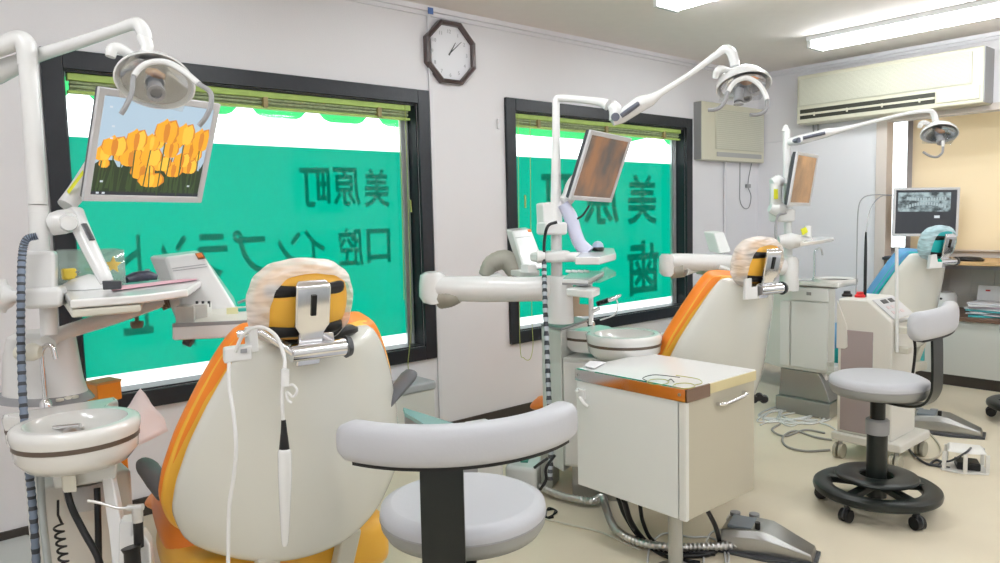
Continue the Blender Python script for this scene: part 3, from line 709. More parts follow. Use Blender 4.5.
def tulips(t, S, hw_, hh_):
    mb = MB(); bm = mb.bm
    def poly(pts, mi, z):
        vs = [bm.verts.new(S(max(-hw_, min(hw_, x*hw_)), max(-hh_, min(hh_, y*hh_)), z)) for x, y in pts]
        try: f = bm.faces.new(vs); f.material_index = mi
        except ValueError: pass
    rnd = random.Random(3)
    z = -.0036
    pts = [(-1, -.45)]+[(-1+2*k/26, -.42+.24*rnd.random()) for k in range(27)]+[(1, -1), (-1, -1)]
    poly(pts, 4, z)
    for k in range(60):
        x = -1+2*rnd.random(); y = -.95+.1*rnd.random(); h = .35+.3*rnd.random(); w_ = .012+.02*rnd.random(); l = rnd.uniform(-.08, .08)
        poly([(x-w_, y), (x+w_, y), (x+l, y+h)], 3 if k % 2 else 4, z+.0001+.000002*k)
    heads = [(.16, .48, .24, .34), (.52, .45, .20, .32), (.86, .36, .20, .34), (-.36, .24, .20, .30), (-.08, .22, .16, .24), (-.72, .08, .24, .28), (.30, .10, .16, .26), (-.05, -.10, .22, .26), (-.40, -.14, .24, .26), (.55, -.12, .18, .22), (.02, -.60, .26, .22), (-.16, -.42, .24, .24), (-.56, -.06, .2, .24), (.16, -.22, .2, .24), (.42, -.34, .2, .24), (.72, -.26, .18, .22), (-.24, .02, .18, .24), (.02, .26, .16, .24), (.36, .30, .18, .26), (-.90, -.08, .16, .22), (.70, .12, .18, .26), (.80, .02, .14, .22), (-.85, -.30, .10, .12)]
    for i, (x, y, w_, h) in enumerate(reversed(heads)):
        w_ *= 1.55; h *= 1.5; y -= .05
        zz = z+.0004+.00006*i; sx = rnd.uniform(-.06, .06)
        poly([(x-.012, y-h*.4), (x+.012, y-h*.4), (x+.014+sx, -1), (x-.010+sx, -1)], 3, zz)
        def cup(cx, ww, hh2, mi, dz, tip):  # one petal
            poly([(cx, y-h*.5), (cx+ww*.32, y-h*.42), (cx+ww*.5, y-h*.12), (cx+ww*.47, y+h*.2), (cx+ww*tip, y+hh2), (cx-ww*.1, y+hh2*.75), (cx-ww*.44, y+h*.25), (cx-ww*.5, y-h*.12), (cx-ww*.32, y-h*.42)], mi, zz+dz)
        cup(x, w_*1.25, h*.50, 1, .00001, .3); cup(x-w_*.16, w_*.8, h*.52, 0, .00002, .1); cup(x+w_*.2, w_*.62, h*.46, 2 if i % 2 else 0, .00003, .2); cup(x, w_*.30, h*.40, 1 if i % 3 else 2, .00004, .0)
    poly([(-1, -1), (1, -1), (1, -.93), (-1, -.93)], 5, z+.0016)
    for x, y in ((-.88, .80), (-.80, .42), (-.80, .18), (-.86, -.72), (.76, -.76), (-.9, -.965), (-.8, -.965)): poly([(x-.02, y-.02), (x+.03, y-.02), (x+.03, y+.02), (x-.02, y+.02)], 6, z+.0017)
    mb.build('tulip_picture', tul, t)
monA, SA = monitor((.649, 2.26, 1.507), -75.2, -22.6+45.2*0, -.6, .36, .315, 'tilted flat monitor showing yellow tulips, in front of the left window', (emis('sky_picture', (.38, .50, .60)), tulips))
monB, SB = monitor((2.527, 2.229, 1.502), -79.4, -20.2, -1.8, .36, .31, 'tilted flat monitor with dim brownish picture on the centre dental unit', (screen_mat('brown_picture', (.10, .085, .075), (.32, .15, .07), (10, 10, 5), .9),))
monC, SCn = monitor((4.228, 2.155, 1.473), -81.7, -8.7, -.7, .36, .31, 'tilted flat monitor with brown screen on the farthest dental unit', (screen_mat('tan_picture', (.20, .11, .06), (.48, .25, .11), (5, 5, 4), .9),))
def xray(t, S, hw_, hh_):
    xm = screen_mat('xray_picture', (.03, .045, .05), (.34, .44, .46), (22, 22, 30), 1.0)
    MB().prism([S(-hw_*.93, hh_*.90, -.003), S(hw_*.80, hh_*.90, -.003), S(hw_*.80, hh_*.02, -.003), S(-hw_*.93, hh_*.02, -.003)], (S(0, 0, .001)-S(0, 0, 0))).build('xray_image', xm, t)
    mb = MB(); bm = mb.bm
    for row, yy in ((0, .58), (1, .40)):
        for k in range(15):
            u = -1+2*k/14; x = u*hw_*.62; y = hh_*(yy-.16*(u*u)*(1 if row else -.3)); w_ = hw_*.034
            mb.prism([S(x-w_, y-hh_*.07, -.0018), S(x+w_, y-hh_*.07, -.0018), S(x+w_*.8, y+hh_*.07, -.0018), S(x-w_*.8, y+hh_*.07, -.0018)], (S(0, 0, .0004)-S(0, 0, 0)))
    mb.build('tooth_row', emis('tooth_glow', (.30, .38, .40)), t)
    mb = MB(); mb.prism([S(hw_*.28, -hh_*.16, -.003), S(hw_*.46, -hh_*.16, -.003), S(hw_*.46, -hh_*.28, -.003), S(hw_*.28, -hh_*.28, -.003)], (S(0, 0, .001)-S(0, 0, 0))).build('dialog_box', emis('icon2', (.6, .65, .68)), t)
def tag_as(t, name): t.name = name
xc = atx(6.12, 926, 212); k_ = (xc-CAM).length/(Vector((5.312, 1.874, 1.26))-CAM).length
monX, SX = monitor(xc, -141, 1.1, -1.2, .40*k_, .32*k_, 'monitor with panoramic dental x-ray standing on the wooden shelf', (emis('dark_screen', (.008, .012, .02)), xray)); monX['group'] = 'monitors on furniture'; del monX['group']
q = SX(0, -.16*k_, -.03); mb = MB(); mb.span((q.x-.0, q.y-.03, zs+.012), (q.x+.03, q.y+.03, q.z+.05)); mb.build('stand_neck', darkg, monX, bevel=.004)
mb = MB(); mb.lathe([(.001, 0), (.11, 0), (.11, .006), (.05, .014), (.001, .014)], (q.x+.01, q.y, zs), seg=28); mb.build('stand_foot', darkg, monX)
kb = thing('keyboard', (6.03, atx(6.0, 905, 258)[1], zs+.01), 'dark keyboard on the wooden shelf left of the blue headrest', 'keyboard')
ya, yb = atx(6.0, 884, 258)[1], atx(6.0, 925, 258)[1]
bx('case', (5.96, yb, zs), (6.08, ya, zs+.022), darkg, kb, bevel=.005)
mb = MB()
for i in range(4):
    for j in range(14):
        yy = yb+.012+(ya-yb-.024)*j/14; mb.span((5.968+i*.026, yy, zs+.022), (5.990+i*.026, yy+(ya-yb)/17, zs+.028))
mb.build('keys', mat('key_grey', (.10, .10, .13), .5), kb)
mo_ = atx(6.0, 966, 259); mb = MB(); mb.lathe([(.001, .0), (.05, .0), (.055, .012), (.04, .03), (.001, .036)], (6.05, mo_.y, zs), sx=1, sy=1.9, seg=24); o = mb.build('headset_pouch', black, None); tag(o, 'black rounded object lying on the wooden shelf right of the blue headrest', 'pouch')

# ---- shared pieces of a unit
def tapered(mb, prof, fr): mb.rings([[fr(x*w_, y*d_, z) for x, y in ((-1, -1), (1, -1), (1, 1), (-1, 1))] for w_, d_, z in prof])
U = (Vector((.375, 2.32, 0)), Vector((2.335, 2.345, 0)), Vector((4.27, 2.27, 0)))
def bowl_unit(k, label, d, ctop, cyl, poly, zt, group='dental units with spittoon and pole'):
    """spittoon counter: pixel outline of the rim at height zt"""
    t = thing('dental_unit', U[k], label, 'dental unit', group)
    return t
def counter(t, ctr, rb, neck, dirv, zt, th=.085, bandz=.038):  # porcelain basin and counter
    """white bowl of radius rb at ctr, joined by a neck to a wider counter block along dirv"""
    dirv = Vector(dirv).normalized(); side = Vector((-dirv.y, dirv.x, 0))
    out = []
    # outline in plan: circle round ctr then flare into block
    N = 28
    for i in range(N+1):
        a = -math.pi*.78+2*math.pi*.78*i/N
        out.append(ctr + (-dirv*math.cos(a) + side*math.sin(a))*rb)
    L_, w_ = neck
    j1 = ctr+dirv*(rb*.95)+side*(w_*.78); j0 = ctr+dirv*(rb*.95)-side*(w_*.78)
    e1 = ctr+dirv*(rb+L_)+side*w_; e0 = ctr+dirv*(rb+L_)-side*w_
    outl = out+[j1, ctr+dirv*(rb*1.25)+side*w_, e1, e0, ctr+dirv*(rb*1.25)-side*w_, j0]
    cen = sum(outl, Vector())/len(outl)
    def lev(z, s=0.0): return [Vector((p.x, p.y, z))-(Vector((p.x-cen.x, p.y-cen.y, 0)).normalized()*s) for p in outl]
    mb = MB(); mb.rings([lev(zt-bandz, .004), lev(zt-bandz*.6, 0), lev(zt-.012, 0), lev(zt-.003, .004), lev(zt, .012), lev(zt-.0005, .022)], caps=False)
    mb.build('counter_rim', porcel, t, angle=60)
    # top face with a round opening, bowl sunk into it
    c0 = Vector((ctr.x, ctr.y, zt)); top = lev(zt-.0005, .022)
    mb = MB(); bm = mb.bm; ov = [bm.verts.new(p) for p in top]; iv = [bm.verts.new((ctr.x+rb*.80*math.cos(2*math.pi*k/36), ctr.y+rb*.80*math.sin(2*math.pi*k/36), zt-.0005)) for k in range(36)]
    es = [bm.edges.new((l[k], l[(k+1) % len(l)])) for l in (ov, iv) for k in range(len(l))]
    bmesh.ops.triangle_fill(bm, use_beauty=True, edges=es, normal=(0, 0, 1)); mb.build('counter_top', porcel, t)
    mb = MB(); mb.rings([lev(zt-bandz-.012, .004), lev(zt-bandz, .004)], caps=False); mb.build('dark_band', brown, t)
    mb = MB(); mb.rings([lev(zt-bandz-.012, .006), lev(zt-bandz-.04, .008), lev(zt-bandz-.012-th, .03), lev(zt-bandz-.0125-th, .06)], caps=False)
    vs = [mb.bm.verts.new(p) for p in lev(zt-bandz-.0125-th, .06)]; mb.bm.faces.new(vs); mb.build('counter_underside', porcel, t, angle=60)
    mb = MB(); mb.lathe([(rb*.80, -.0005), (rb*.785, -.006), (rb*.70, -.026), (rb*.45, -.040), (rb*.18, -.046), (.001, -.046)], c0, seg=36, caps=False); mb.build('bowl', mat('bowl_inside', (.74, .74, .72), .12, coat=.5), t)
    mb = MB(); mb.lathe([(.001, -.041), (.024, -.041), (.028, -.045)], c0, seg=20, caps=False); mb.build('drain', steel, t)
    return outl
def faucet(t, base, h, reach, r=.006):
    base = Vector(base); reach = Vector(reach)
    tb('faucet', [base, base+Vector((0, 0, h*.5)), base+Vector((0, 0, h*.88)), base+Vector((0, 0, h))+reach*.35, base+Vector((0, 0, h*.98))+reach*.8, base+Vector((0, 0, h*.78))+reach], r, chrome, t, seg=12)
    mb = MB(); mb.lathe([(.001, 0), (.016, 0), (.014, .012), (.008, .02), (.001, .02)], base, seg=18); mb.build('faucet_base', chrome, t)
def stripes(o, n, k, m2):
    o.data.materials.append(m2)
    for i, p in enumerate(o.data.polygons): p.material_index = 1 if (i//n) % k == 0 else 0
    return o
ringd = mat('hose_dark_ring', (.03, .035, .045), .5)
def hose(name, pts, r, m, label, cat='hose', rings=None, smooth=8, group=None):
    P_, RR = catmull([Vector(p) for p in pts], [r]*len(pts), smooth)
    if rings: RR = [r*(1.0 if i % 2 else rings) for i in range(len(P_))]
    o = MB().tube(P_, RR, 10).build(name, m); tag(o, label, cat, group)
    if rings: stripes(o, 10, 3, ringd)
    return o

# ------------------------------------------------------------ UNIT A (left edge)
uA = thing('dental_unit', U[0], 'leftmost white dental unit with spittoon, cut by the left picture edge', 'dental unit', 'dental units with spittoon and pole')
dA = 2.0
def AP(px, py, d=dA): return at(px, py, d)
mb = MB(); mb.tube([AP(27, 44), AP(38, 205)], .0235, 20); mb.tube([AP(38.5, 206), AP(40, 262)], .024, 20); mb.tube([AP(46, 262), AP(49.5, 335)], .021, 20); mb.build('pole', white, uA)
mb = MB(); mb.tube([AP(-22, 52, 2.0), AP(0, 47), AP(18, 40), AP(26, 46), AP(28, 66)], [.024, .024, .026, .026, .0245], 18, 5); mb.build('pole_bend', white, uA)
mb = MB(); mb.prism([AP(24, 251, 1.96), AP(55, 251, 1.96), AP(55, 292, 1.96), AP(24, 292, 1.96)], (.02, .07, 0)); mb.build('pole_sleeve', white, uA, bevel=.012)
mb = MB(); mb.prism([AP(20, 289, 1.94), AP(62, 287, 1.94), AP(62, 308, 1.94), AP(22, 310, 1.94)], (.03, .09, 0)); mb.build('pole_clamp', white, uA, bevel=.014)
mb = MB(); mb.tube([AP(-16, 297, 1.93), AP(2, 297, 1.93), AP(8, 297, 1.93), AP(12, 297, 1.93), AP(22, 297, 1.95)], [.035, .038, .03, .016, .014], 16, 3); mb.tube([AP(0, 280, 1.93), AP(2, 297, 1.93), AP(0, 312, 1.93)], [.014, .022, .014], 12, 3); mb.build('clamp_knob', white, uA)
# body: oval upright with flared foot
mb = MB()
def ovr(px0, px1, py, d, dep_=.06, n=24):
    a, b = AP(px0, py, d), AP(px1, py, d); c = (a+b)/2; x = (b-a)/2; f = Vector((fwd.x, fwd.y, 0)).normalized()*dep_
    return [c + x*math.cos(2*math.pi*k/n) + f*math.sin(2*math.pi*k/n) for k in range(n)]
mb.rings([ovr(20, 68, 331, 2.13, .05), ovr(10, 73, 336, 2.13, .07), ovr(6, 77, 358, 2.13, .075), ovr(6, 81, 380, 2.13, .08), ovr(6, 86, 394, 2.13, .085)]); mb.build('upright_cover', white, uA)
mb = MB(); mb.rings([ovr(2, 86, 392, 2.13, .085), ovr(0, 92, 399, 2.12, .095)]); mb.build('cover_flange', midg, uA)
zrA = on(2, 0, 0, 0)  # placeholder vector, replaced below
zA = .812; cbA = atz(zA, 76, 420); rbA = .146
dirA = (atz(zA, 54, 398)-cbA); dirA.z = 0
counter(uA, cbA, rbA, (.07, .135), dirA, zA, th=.055)
bxp = atz(zA-.09, 70, 470)
mb = MB(); mb.rings([[AP(x, y, d) for x, y, d in ((50, 462, 1.86), (118, 452, 1.86), (118, 446, 2.1), (60, 446, 2.1))], [AP(x, y, d) for x, y, d in ((54, 490, 1.86), (116, 480, 1.86), (116, 474, 2.1), (62, 474, 2.1))]]); mb.build('bowl_housing', cabm, uA, bevel=.008)
mb = MB(); mb.prism([AP(62, 476, 1.84), AP(76, 475, 1.84), AP(77, 492, 1.84), AP(64, 493, 1.84)], (.0, .02, 0)); mb.build('switch_plate', mat('ivory', (.80, .78, .68), .4), uA, bevel=.002)
mb = MB(); mb.lathe([(.001, -.05), (.04, -.05), (.052, -.02), (.055, .02), (.001, .02)], AP(86, 488, 1.95), seg=24); mb.build('drain_trap', mat('drain_grey', (.45, .44, .45), .4), uA)
pa = atz(0, 62, 640); 
mb = MB(); f0 = AP(48, 480, 2.0); 
mb.span((f0.x-.03, f0.y-.03, 0), (f0.x+.20, f0.y+.20, f0.z-.01)); mb.build('pedestal', cabm, uA, bevel=.012)
mb = MB(); mb.prism([AP(101, 478, 1.86), AP(112, 477, 1.86), AP(122, 526, 1.80), AP(126, 570, 1.74), AP(112, 570, 1.74), AP(108, 520, 1.82)], (.02, .05, 0)); mb.build('hose_bracket', white, uA, bevel=.006)
faucet(uA, atz(zA+.0, 46, 407)+Vector((0, 0, .002)), .165, Vector((rgt.x, rgt.y, 0))*.036)
mb = MB(); q = AP(12, 352, 1.98); mb.tube([AP(20, 353, 1.98), AP(33, 352, 1.96), AP(40, 352, 1.96)], [.020, .024, .016], 16, 3); mb.build('side_knob', mat('ivory', (.80, .78, .68), .4), uA)
for nm, px, py in (('push_button', 68, 399), ('push_button', 75, 398), ('push_button', 60, 401)):
    p = atz(zA, px, py); mb = MB(); mb.lathe([(.001, .0), (.010, 0), (.010, .006), (.001, .008)], p, seg=14); mb.build(nm, mat('ivory', (.80, .78, .68), .4), uA)
hose('corrugated_hose', [AP(37, 236, 1.93), AP(26, 240, 1.92), AP(22, 258, 1.92), AP(21, 300, 1.90), AP(21, 345, 1.90), AP(23, 400, 1.88), AP(28, 460, 1.86), AP(33, 510, 1.86), AP(38, 590, 1.86)], .0088, hosem, 'blue-grey corrugated hose running down the left side of the leftmost pole', 'hose', rings=1.18, smooth=16)
hose('grey_hose', [AP(40, 462, 1.88), AP(41, 490, 1.87), AP(43, 520, 1.86), AP(50, 580, 1.86)], .009, mat('clear_grey_hose', (.40, .43, .43), .4), 'grey hose beside the corrugated one under the left spittoon')
hose('black_hose', [AP(67, 490, 1.85), AP(72, 508, 1.84), AP(84, 532, 1.82), AP(98, 558, 1.80), AP(104, 585, 1.8)], .0085, black, 'thick black hose slanting down under the left spittoon')
hose('black_hose', [AP(97, 488, 1.88), AP(98, 520, 1.86), AP(99, 585, 1.84)], .008, black, 'straight black hose hanging under the left spittoon')
pts = []
for i in range(150):
    u = i/149; a = 2*math.pi*7*u; c = AP(58+8*u, 524+52*u, 1.83); pts.append(c+rgt*.010*math.cos(a)+fwd*.010*math.sin(a))
co = MB().tube([AP(58, 500, 1.83), AP(58, 515, 1.83)]+pts, .003, 6).build('coiled_cord', black); tag(co, 'black coiled cord hanging under the left spittoon', 'cord')
# small chrome strainer lever lying in the bowl, floor cover under the unit
mb = MB(); mb.lathe([(.001, 0), (.020, 0), (.022, .006), (.014, .012), (.001, .014)], Vector((cbA.x, cbA.y, zA-.040))+dirA.normalized()*.05, seg=20, sx=1.5, up=rgt); mb.build('strainer', steel, uA)
tb('strainer_lever', [Vector((cbA.x, cbA.y, zA-.030))+dirA.normalized()*.05-rgt*.05, Vector((cbA.x, cbA.y, zA-.024))+dirA.normalized()*.05+rgt*.02], .006, chrome, uA)
fq = [atz(.05, -60, 556), atz(.05, 27, 530), atz(.05, 62, 600), atz(.05, -60, 640)]
mb = MB(); mb.rings([[Vector((p.x, p.y, z)) for p in fq] for z in (0, .05)]); mb.build('floor_cover', mat('pale_grey_cover', (.55, .57, .55), .4), uA, bevel=.01)
# suction handpiece and holder beside the front chair
sn = thing('suction_handpiece', AP(137, 500, 1.72), 'suction tip with black handle standing beside the left spittoon', 'suction handpiece')
tb('metal_tip', [AP(88, 501, 1.72), AP(100, 503, 1.72), AP(118, 508, 1.72), AP(134, 508, 1.72)], .0035, steel, sn)
mb = MB(); mb.tube([AP(128, 508, 1.72), AP(143, 507, 1.72)], .008, 12); mb.tube([AP(137, 507, 1.72), AP(138, 522, 1.72)], .012, 12); mb.build('metal_joint', steel, sn)
mb = MB(); mb.tube([AP(138, 520, 1.72), AP(139, 547, 1.72)], .011, 14); mb.build('black_handle', black, sn)
mb = MB(); mb.tube([AP(131, 547, 1.70), AP(132, 552, 1.70), AP(134, 585, 1.70)], [.022, .018, .018], 16); mb.build('hose_socket', black, sn)
hb = MB(); hb.prism([AP(119, 523, 1.74), AP(133, 521, 1.74), AP(133, 535, 1.74), AP(143, 534, 1.74), AP(150, 545, 1.74), AP(152, 580, 1.74), AP(118, 580, 1.74)], (.02, .05, 0)); hb.build('handpiece_holder', white2, uA, bevel=.006)
# orange box and tissue
ob = thing('orange_box', aty(3.2, 104, 392), 'small orange plastic box on the sill behind the left spittoon', 'box')
a = at(104, 391, 2.30)
mb = MB(); mb.box(a, (.075, .07, .058), Matrix.Rotation(R(15), 3, 'Z')); mb.build('box_body', orangebox, ob, bevel=.004)
mb = MB(); mb.box(a+Vector((0, 0, .031)), (.078, .073, .008), Matrix.Rotation(R(15), 3, 'Z')); mb.build('lid', mat('orange_lid', (.55, .27, .08), .45), ob, bevel=.002)
mb = MB(); mb.box(at(121, 466, 2.26), (.03, .05, .08)); mb.build('box_foot', orangebox, ob, bevel=.003)
mb = MB(); mb.tube([a-Vector((0, 0, .02)), at(119, 440, 2.28), at(121, 466, 2.26)], .012, 10); mb.build('box_stem', orangebox, ob)
rows = []
C4 = [at(117, 418, 2.02), at(142, 388, 2.10), at(168, 431, 2.10), at(131, 450, 2.0)]
for i in range(9):
    rows.append([])
    for j in range(9):
        u, v = i/8, j/8; p = C4[0]*(1-u)*(1-v)+C4[1]*u*(1-v)+C4[2]*u*v+C4[3]*(1-u)*v
        rows[-1].append(p+fwd*.012*math.sin(u*5+v*4)+fwd*.006*math.sin(v*11))
tg = MB().grid(rows).build('paper_towel', tissue, solid=.0015); tag(tg, 'crumpled pinkish paper towel sheet hanging off the left spittoon rim', 'paper towel')

# tray table (bracket table) with monitor arm
ta = thing('jointed_arm', AP(75, 225, 2.05), 'white jointed arm carrying the tulip monitor over a small shelf', 'monitor arm')
mb = MB(); mb.tube([AP(50, 225, 2.02), AP(62, 222, 2.03), AP(74, 219, 2.05)], [.03, .034, .030], 18, 3); mb.build('arm_joint', white, ta)
mb = MB(); mb.tube([AP(68, 222, 2.04), AP(69, 223, 1.99)], [.03, .02], 18); mb.build('joint_cap', white2, ta)
mb = MB(); mb.tube([AP(74, 212, 2.06), AP(80, 226, 2.04), AP(92, 252, 2.02), AP(103, 274, 2.0), AP(107, 282, 2.0)], [.026, .024, .022, .020, .018], 16, 4, flat=.8); mb.build('lower_arm', white2, ta)
mb = MB(); mb.tube([AP(84, 224, 2.0), AP(92, 240, 1.985)], [.009, .009], 10, flat=.4); mb.build('arm_slot', darkg, ta)
mb = MB(); mb.tube([AP(66, 206, 2.06), AP(80, 188, 2.10), AP(98, 160, 2.16), AP(112, 145, 2.2)], [.024, .026, .026, .022], 14, 4); mb.build('upper_arm', white, ta)
ym_ = mat('yellow_label', (.75, .75, .03), .5)
mb = MB(); mb.prism([AP(67, 191, 2.05), AP(83, 170, 2.05), AP(84, 174, 2.05), AP(69, 194, 2.05)], (.0, .004, 0)); mb.build('warning_label', ym_, ta)
mb = MB(); mb.prism([AP(102, 281, 1.97), AP(121, 281, 1.97), AP(121, 289, 1.97), AP(103, 290, 1.97)], (.01, .03, 0)); mb.build('arm_foot', darkg, ta, bevel=.002)
tt = thing('bracket_table', AP(120, 290, 2.0), 'small white shelf board on clamp, pink paper and mouse on it, left window', 'shelf')
zt_ = AP(120, 291, 2.0).z
c1, c2, c3, c4 = atz(zt_, 72, 300), atz(zt_, 160, 293), atz(zt_, 200, 281), atz(zt_, 100, 281)
mb = MB(); pp = [atz(zt_, 62, 290), atz(zt_, 70, 300), atz(zt_, 140, 295), atz(zt_, 188, 289), atz(zt_, 206, 277), atz(zt_, 150, 277), atz(zt_, 92, 281)]
mb.prism(pp, (0, 0, -.022)); mb.build('table_board', white2, tt, bevel=.006)
mb = MB(); mb.prism([p-Vector((0, 0, .024)) for p in pp[:3]+[pp[5], pp[6]]], (0, 0, -.02)); mb.build('board_underside', creamd, tt, bevel=.006)
mb = MB(); mb.lathe([(.001, 0), (.075, 0), (.07, .012), (.045, .028), (.001, .04)], atz(zt_, 90, 288)+Vector((0, 0, .001)), seg=28); mb.build('arm_base', white2, tt)
pk = MB().prism([p+Vector((0, 0, .003)) for p in (atz(zt_, 112, 288), atz(zt_, 200, 278.5), atz(zt_, 196, 281), atz(zt_, 112, 292))], (0, 0, .0015)).build('pink_sheet', mat('pink_paper', (.75, .42, .50), .6)); tag(pk, 'narrow pink sheet lying on the small shelf board under the mouse', 'paper')
ms = thing('computer_mouse', atz(zt_, 143, 283), 'black computer mouse on the small shelf board left of the tray console', 'mouse')
c = atz(zt_, 143, 284); mb = MB(); mb.tube([atz(zt_, 126, 284)+Vector((0, 0, .012)), atz(zt_, 135, 283)+Vector((0, 0, .018)), atz(zt_, 148, 282)+Vector((0, 0, .02)), atz(zt_, 158, 281.5)+Vector((0, 0, .013))], [.012, .020, .021, .010], 16, 5, flat=.8); mb.build('mouse_body', mat('mouse_black', (.03, .035, .06), .3), ms)
mb = MB(); mb.tube([atz(zt_, 146, 281)+Vector((0, 0, .034)), atz(zt_, 150, 281)+Vector((0, 0, .035))], .0035, 8); mb.build('scroll_wheel', midg, ms)
cb_ = thing('clear_box', AP(95, 265, 2.2), 'clear plastic box with yellow star sticker behind the monitor arm', 'box')
mb = MB(); z0_, z1_ = zt_+.001, AP(95, 250, 2.2).z
bA, bB, bC, bD = AP(58, 280, 2.18), AP(58, 262, 2.34), AP(118, 262, 2.34), AP(126, 280, 2.18)
q4 = [Vector((p.x, p.y, 0)) for p in (bA, bB, bC, bD)]
mb.rings([[p+Vector((0, 0, z)) for p in q4] for z in (z0_, z1_)], caps=False); mb.build('clear_walls', box_clear, cb_, solid=.002)
st = AP(113, 265, 2.15); mb = MB(); sp_ = []
for k in range(10):
    r = .026 if k % 2 == 0 else .012; a = math.pi/2+k*math.pi/5; sp_.append(st+rgt*r*math.cos(a)+upv*r*math.sin(a))
mb.prism(sp_, fwd*.002); mb.build('star_sticker', mat('star_yellow', (.85, .62, .15), .5), cb_)
yp = thing('yellow_plug', AP(70, 274, 2.1), 'small yellow plug with grey prongs on the left shelf beside the pole', 'plug')
mb = MB(); mb.box(AP(69, 274, 2.1), (.035, .03, .032)); mb.build('plug_body', mat('plug_yellow', (.80, .58, .06), .4), yp, bevel=.005)
mb = MB(); mb.tube([AP(73, 272, 2.1), AP(80, 272, 2.1)], .003, 8); mb.tube([AP(73, 277, 2.1), AP(80, 277, 2.1)], .003, 8); mb.build('prongs', midg, yp)

# lamp A
oa = thing('operating_light', AP(160, 85, 1.9), 'operating light on bent white arm in front of the tulip monitor', 'operating light', 'operating lights of the dental units')
mb = MB(); mb.tube([AP(-30, 82, 2.06), AP(-8, 76, 2.06), AP(8, 68, 2.06), AP(36, 56, 2.05), AP(80, 42, 2.0), AP(118, 29, 1.96), AP(131, 24.5, 1.95), AP(139, 25, 1.945), AP(144, 33, 1.94), AP(146, 40, 1.94)], [.028, .028, .028, .019, .016, .0145, .0155, .018, .018, .0165], 18, 6); mb.build('lamp_arm', white2, oa)
mb = MB(); mb.tube([AP(143, 36, 1.94), AP(147, 46, 1.935), AP(145, 52, 1.93), AP(140, 58, 1.93)], [.0170, .0165, .012, .012], 16, 3); mb.build('arm_elbow', white, oa)
mb = MB(); mb.tube([AP(141, 36, 1.925), AP(149, 35.5, 1.925)], .0006+.018, 16); 
mb.bm.free()
nA_ = (-fwd*.70 - upv*.55 + rgt*.38).normalized()
lamp_head(oa, AP(155, 81, 1.93), nA_, .90, up=upv+rgt*.15)
handles(oa, [AP(121, 114, 1.80), AP(126, 106, 1.80), AP(132, 92, 1.82), AP(134, 76, 1.84), AP(146, 64, 1.86), AP(165, 62, 1.86), AP(182, 70, 1.84), AP(199, 84, 1.82), AP(210, 92, 1.80), AP(211, 105, 1.79), AP(206, 117, 1.78), AP(199, 126, 1.78)], .0062, .27, .66)
# instrument tray A
td = thing('instrument_tray', AP(200, 320, 2.23), 'white instrument console with sloping lid and orange switch left of the front headrest', 'instrument tray')
mb = MB()
fa = [AP(153, 253, 2.40), AP(196, 250, 2.40), AP(204, 256, 2.39), AP(240, 316, 2.28), AP(236, 322, 2.28), AP(176, 324, 2.28), AP(148, 262, 2.40)]
fb_ = [p+Vector(v) for p, v in zip(fa, [(0, .12, .0)]*7)]
lid = [AP(165, 257, 2.38), AP(202, 252, 2.38), AP(240, 314, 2.26), AP(186, 320, 2.26)]
bk = [AP(144, 263, 2.48), AP(155, 254, 2.48), AP(192, 312, 2.44), AP(176, 324, 2.40)]
mb.rings([lid, [AP(148, 256, 2.48), AP(197, 250, 2.50), AP(236, 300, 2.50), AP(178, 325, 2.42)]]); mb.build('console', white2, td, bevel=.010)
nl = (lid[1]-lid[0]).cross(lid[3]-lid[0]).normalized(); nl = nl if nl.dot(fwd) < 0 else -nl
def LD(u, v): return lid[0]*(1-u)*(1-v)+lid[1]*u*(1-v)+lid[2]*u*v+lid[3]*(1-u)*v+nl*.0015
mb = MB()
for v in (.2, .24): mb.tube([LD(.08, v), LD(.92, v)], .0012, 6)
mb.build('lid_lines', mat('line_grey', (.5, .5, .52), .5), td)
mb = MB(); mb.prism([LD(.83, .03), LD(.97, .03), LD(.97, .10), LD(.83, .10)], nl*.006); mb.build('rocker_switch', mat('switch_orange', (.75, .2, .04), .4), td, bevel=.001)
mb = MB(); mb.prism([LD(.80, .015), LD(1.0, .015), LD(1.0, .115), LD(.80, .115)], nl*.002); mb.build('switch_frame', mat('switch_brown', (.2, .1, .05), .4), td)
zt2 = AP(200, 328, 2.23).z
tr = [atz(zt2, 171, 326), atz(zt2, 250, 324), atz(zt2, 262, 318), atz(zt2, 252, 312), atz(zt2, 186, 314)]
mb = MB(); mb.rings([[AP(172, 326, 2.16), AP(252, 322, 2.12), AP(258, 314, 2.33), AP(182, 316, 2.36)], [AP(172, 341, 2.16), AP(252, 337, 2.12), AP(257, 326, 2.33), AP(182, 328, 2.36)]]); mb.build('tray_body', white2, td, bevel=.008)
mb = MB(); mb.prism([AP(172, 323.5, 2.16), AP(252, 320, 2.12), AP(252, 323.5, 2.12), AP(172, 327.5, 2.16)], fwd*.02); mb.build('tray_edge_strip', midg, td, bevel=.001)
mb = MB(); mb.rings([[AP(174, 325, 2.17), AP(252, 321, 2.13), AP(257, 306, 2.28), AP(184, 308, 2.30)], [AP(174, 327, 2.17), AP(252, 323, 2.13), AP(257, 310, 2.28), AP(184, 312, 2.30)]]); mb.build('tray_surface', mat('tray_mat', (.66, .66, .60), .4), td)
mb = MB(); mb.box(AP(188, 316, 2.21), (.052, .08, .066), Matrix.Rotation(R(-30), 3, 'Z')); mb.build('instrument_holder', mat('holder_grey', (.48, .48, .45), .4), td, bevel=.002)
mb = MB(); mb.box(AP(202, 313, 2.23), (.046, .07, .057), Matrix.Rotation(R(-30), 3, 'Z')); mb.build('instrument_holder', cabm, td, bevel=.002)
